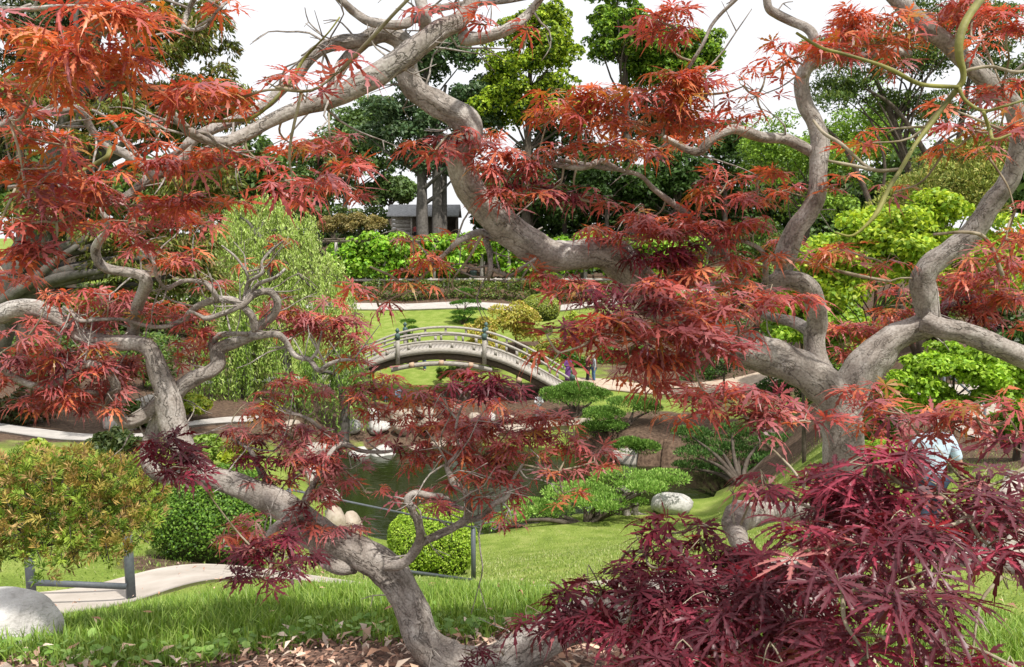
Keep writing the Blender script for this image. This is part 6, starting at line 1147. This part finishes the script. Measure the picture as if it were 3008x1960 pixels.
hedge('shrub_bank', 'dark shrub bank under the cypress at the top of the left lawn', -250, 660, 830, 985, 60, 3, 14000, .34, [(.05, .09, .018), (.08, .13, .025), (.11, .15, .03)])
hedge('shrub_bank', 'green shrub bank below the cypress trunk', -200, 480, 1000, 1110, 47, 2.5, 9000, .26, [(.05, .1, .02), (.09, .16, .03), (.13, .2, .035)])
# right side
YM = [(.38, .5, .03), (.46, .56, .05), (.28, .42, .03), (.2, .34, .03)]
def layered(name, label, px, d, crown, n, L, cols, seed, rt, csize, flat=.6, **kw): return simple_tree(name, label, px, d, crown, 0, csize, n, L, L * .62, cols, seed, rt, flat=flat, **kw)
layered('green_maple', 'yellow green maple in airy layers behind the right maple limbs', 2560, 18, [(2580, 760, 200, 150, 46), (2800, 800, 180, 130, 36), (2420, 850, 130, 120, 26), (2950, 760, 120, 130, 18), (2700, 640, 150, 60, 18)], 36000, .13, YM, 3, .07, .42, lo=.3)
layered('green_maple', 'bright green low maple canopy over the side path', 2820, 15.5, [(2800, 1090, 190, 80, 44), (2960, 1080, 120, 80, 26), (2680, 1130, 80, 60, 14), (2760, 1185, 120, 40, 14), (2930, 1160, 100, 50, 12)], 28000, .105, [(.28, .46, .03), (.36, .52, .05), (.2, .36, .03)], 4, .05, .26, lo=.3)
layered('green_maple', 'green maple foliage between the maple trunk and the pines', 2380, 24, [(2350, 950, 120, 110, 30), (2480, 1000, 100, 110, 24)], 16000, .17, [(.26, .42, .04), (.17, .31, .03), (.36, .48, .05)], 5, .07, .4, lo=.3)
PJ = [(.08, .14, .03), (.12, .18, .035), (.17, .23, .05), (.05, .09, .02)]
simple_tree('broadleaf_tree', 'fresh green broad tree in the gap beside the bare maple limb', 2330, 48, [(2400, 470, 170, 150, 50), (2260, 440, 90, 120, 20), (2560, 400, 150, 140, 34), (2420, 620, 140, 60, 14)], 0, .95, 20000, .2, .13, [(.2, .34, .04), (.27, .42, .05), (.13, .24, .03)], 301, .25, lo=.4)
cl = []
for cx, cy, rx, rz, nn in ((2560, 180, 200, 100, 30), (2800, 120, 200, 130, 34), (2950, 300, 120, 160, 22), (2700, 330, 140, 90, 16), (2480, 270, 120, 70, 12)): cl += clumpify(*el(cx, cy, 32, rx, rz), nn, .75, cx, .5)
b = base_at(2700, 32)
tree('pine_tree', 'tall pine with slanting dark stems and olive needle layers', 'tree', b, [(b - [0, 0, .3], .22), (P(2690, 620, 32), .18), (P(2640, 400, 32), .14), (P(2560, 200, 32), .06)], cl, 26000, .2, .06, PJ, mat='needle', lo=.4, dirs=lambda Nn, n: nrm(Nn * .5 + rng.normal(0, .6, (n, 3)) + [0, 0, .3]),
     extra=[([b - [0, 0, .3], P(2570, 640, 32), P(2490, 450, 32), P(2420, 370, 32)], [.16, .12, .09, .04]), ([b - [0, 0, .3], P(2740, 560, 32), P(2700, 420, 31.5), P(2620, 310, 31.5), P(2540, 260, 31)], [.18, .14, .1, .08, .03]), ([b - [0, 0, .3], P(2800, 500, 32), P(2830, 330, 32), P(2860, 150, 32)], [.16, .13, .1, .05]), ([P(2570, 640, 32), P(2600, 500, 31.8), P(2570, 380, 31.8), P(2520, 300, 31.8)], [.07, .06, .05, .02])])
JY = [(.22, .27, .05), (.3, .33, .07), (.14, .19, .035), (.36, .34, .09)]
simple_tree('golden_juniper', 'golden olive juniper in soft clumps behind the right maple limb', 2780, 24, [(2780, 560, 150, 120, 40), (2900, 480, 110, 110, 22), (2680, 620, 120, 60, 16)], 0, .5, 22000, .12, .045, JY, 310, .12, mat='needle', lo=.6, dirs=lambda Nn, n: nrm(Nn + rng.normal(0, .5, (n, 3)) + [0, 0, .3]))
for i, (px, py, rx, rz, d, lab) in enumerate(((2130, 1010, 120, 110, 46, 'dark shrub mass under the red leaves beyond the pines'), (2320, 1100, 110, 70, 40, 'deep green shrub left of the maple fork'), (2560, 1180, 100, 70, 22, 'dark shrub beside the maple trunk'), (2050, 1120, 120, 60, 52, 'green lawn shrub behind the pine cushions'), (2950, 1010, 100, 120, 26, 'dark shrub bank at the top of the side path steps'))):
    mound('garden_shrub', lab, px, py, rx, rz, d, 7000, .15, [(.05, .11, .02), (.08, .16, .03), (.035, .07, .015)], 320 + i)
for i, (px, py, rx, rz, d, lab) in enumerate(((2450, 1090, 100, 80, 30, 'mid green shrub right behind the maple fork'), (2700, 930, 160, 90, 34, 'green shrub wall under the airy yellow maple'), (2950, 900, 120, 100, 32, 'leafy shrub wall above the side path'), (2480, 760, 140, 100, 44, 'deep green bush filling under the broad tree'), (2220, 860, 120, 90, 58, 'dark bush above the gravel behind red leaves'), (2000, 930, 130, 90, 64, 'dark green bush at the top of the far lawn'), (2250, 720, 150, 80, 74, 'shady bush beside the end of the far path'), (2995, 1215, 70, 60, 17, 'green bush beside the low wall of the side path'), (2570, 1260, 70, 50, 17, 'low dark bush between the trunk and the fern'))):
    mound('garden_shrub', lab, px, py, rx, rz, d, 9000, .17 if d < 40 else .24, [(.09, .17, .025), (.14, .24, .03), (.06, .11, .02)] if i % 2 == 0 else [(.16, .28, .03), (.22, .35, .04), (.1, .19, .025)], 350 + i)
# side path: kerb wall, steps and rail at the right
def box_solo(name, label, cat, a, b, w, h, mat, group=None, z=0):
    m = MB(); m.bar(np.asarray(a) + [0, 0, h / 2 + z], np.asarray(b) + [0, 0, h / 2 + z], w, h); return solo(name, m.V, m.F, mat, label, cat, group)
a = P(2965, 1460, 9.2); bq = P(2985, 1385, 11.0)
m = MB(); wl_ = thing('low_wall', 'low grey concrete wall with pale cap along the side path', 'wall', [a[0], a[1], gz1(a[0], a[1])])
m.bar(a + [0, 0, -.75], bq + [0, 0, -.75], .16, 1.4); part('wall_body', wl_, m.V, m.F, MAT['rock_grey']); m = MB(); m.bar(a + [0, 0, -.02], bq + [0, 0, -.02], .22, .06); part('cap', wl_, m.V, m.F, MAT['concrete'])
st_c = MAT['concrete']
sd = thing('garden_steps', 'wide concrete steps at the far end of the side path', 'steps', base_at(2870, 22.6))
b0 = base_at(2870, 22.7)
for i in range(5):
    m = MB(); m.box(b0 + [0, .4 * i, .08 + .16 * i - .25], 2.6, .42, .5); part('step', sd, m.V, m.F, st_c)
p0 = base_at(2908, 20.5); rl = thing('handrail', 'thin black rail post beside the garden steps', 'handrail', p0)
m = MB(); m.bar(p0 - [0, 0, .1], p0 + [0, 0, .95], .05, .05, (0, 1, 0)); part('post', rl, m.V, m.F, MAT['steel'])
m = MB(); m.bar(p0 + [0, 0, .95], p0 + [.1, 2.2, 1.5], .05, .04); part('top_rail', rl, m.V, m.F, MAT['steel'])
m = MB(); p1 = p0 + [.1, 2.2, .45]; m.bar(p1 - [0, 0, .2], p1 + [0, 0, 1.05], .05, .05, (0, 1, 0)); part('post', rl, m.V, m.F, MAT['steel'])
# cycad fern by the trunk
fb = P(2590, 1330, 13); fb[2] = min(fb[2], gz1(fb[0], fb[1]) + .9); t = thing('fern', 'bright green fern fronds beside the maple trunk', 'fern', [fb[0], fb[1], gz1(fb[0], fb[1])]); pos, dr, nn_ = [], [], []
m = MB(); m.tube([[fb[0], fb[1], gz1(fb[0], fb[1]) - .1], fb], [.09, .07], 8, 2, .1)
for i in range(26):
    a = i * 2.4; e = np.array([math.cos(a), math.sin(a), 0]); s_ = catmull([fb, fb + e * .22 + [0, 0, .32], fb + e * .5 + [0, 0, .4 - .15 * rng.random()]], 9); sd_ = np.array([-e[1], e[0], .25])
    for j, q in enumerate(s_[3:]):
        for s in (-1, 1): pos.append(q + s * sd_ * .05); dr.append(s * sd_ + e * .5); nn_.append([0, 0, 1])
V, F = leaf_quads(np.array(pos), np.array(nn_) + rng.normal(0, .1, (len(pos), 3)), .13, .028, .05, np.array(dr))
part('fronds', t, V, F, MAT['leaf'], col=np.repeat(pick([(.3, .46, .05), (.2, .36, .03)], len(pos)), 4, 0)); part('trunk', t, m.V, m.F, MAT['bark_dark'], attrs={'bark': m.A})
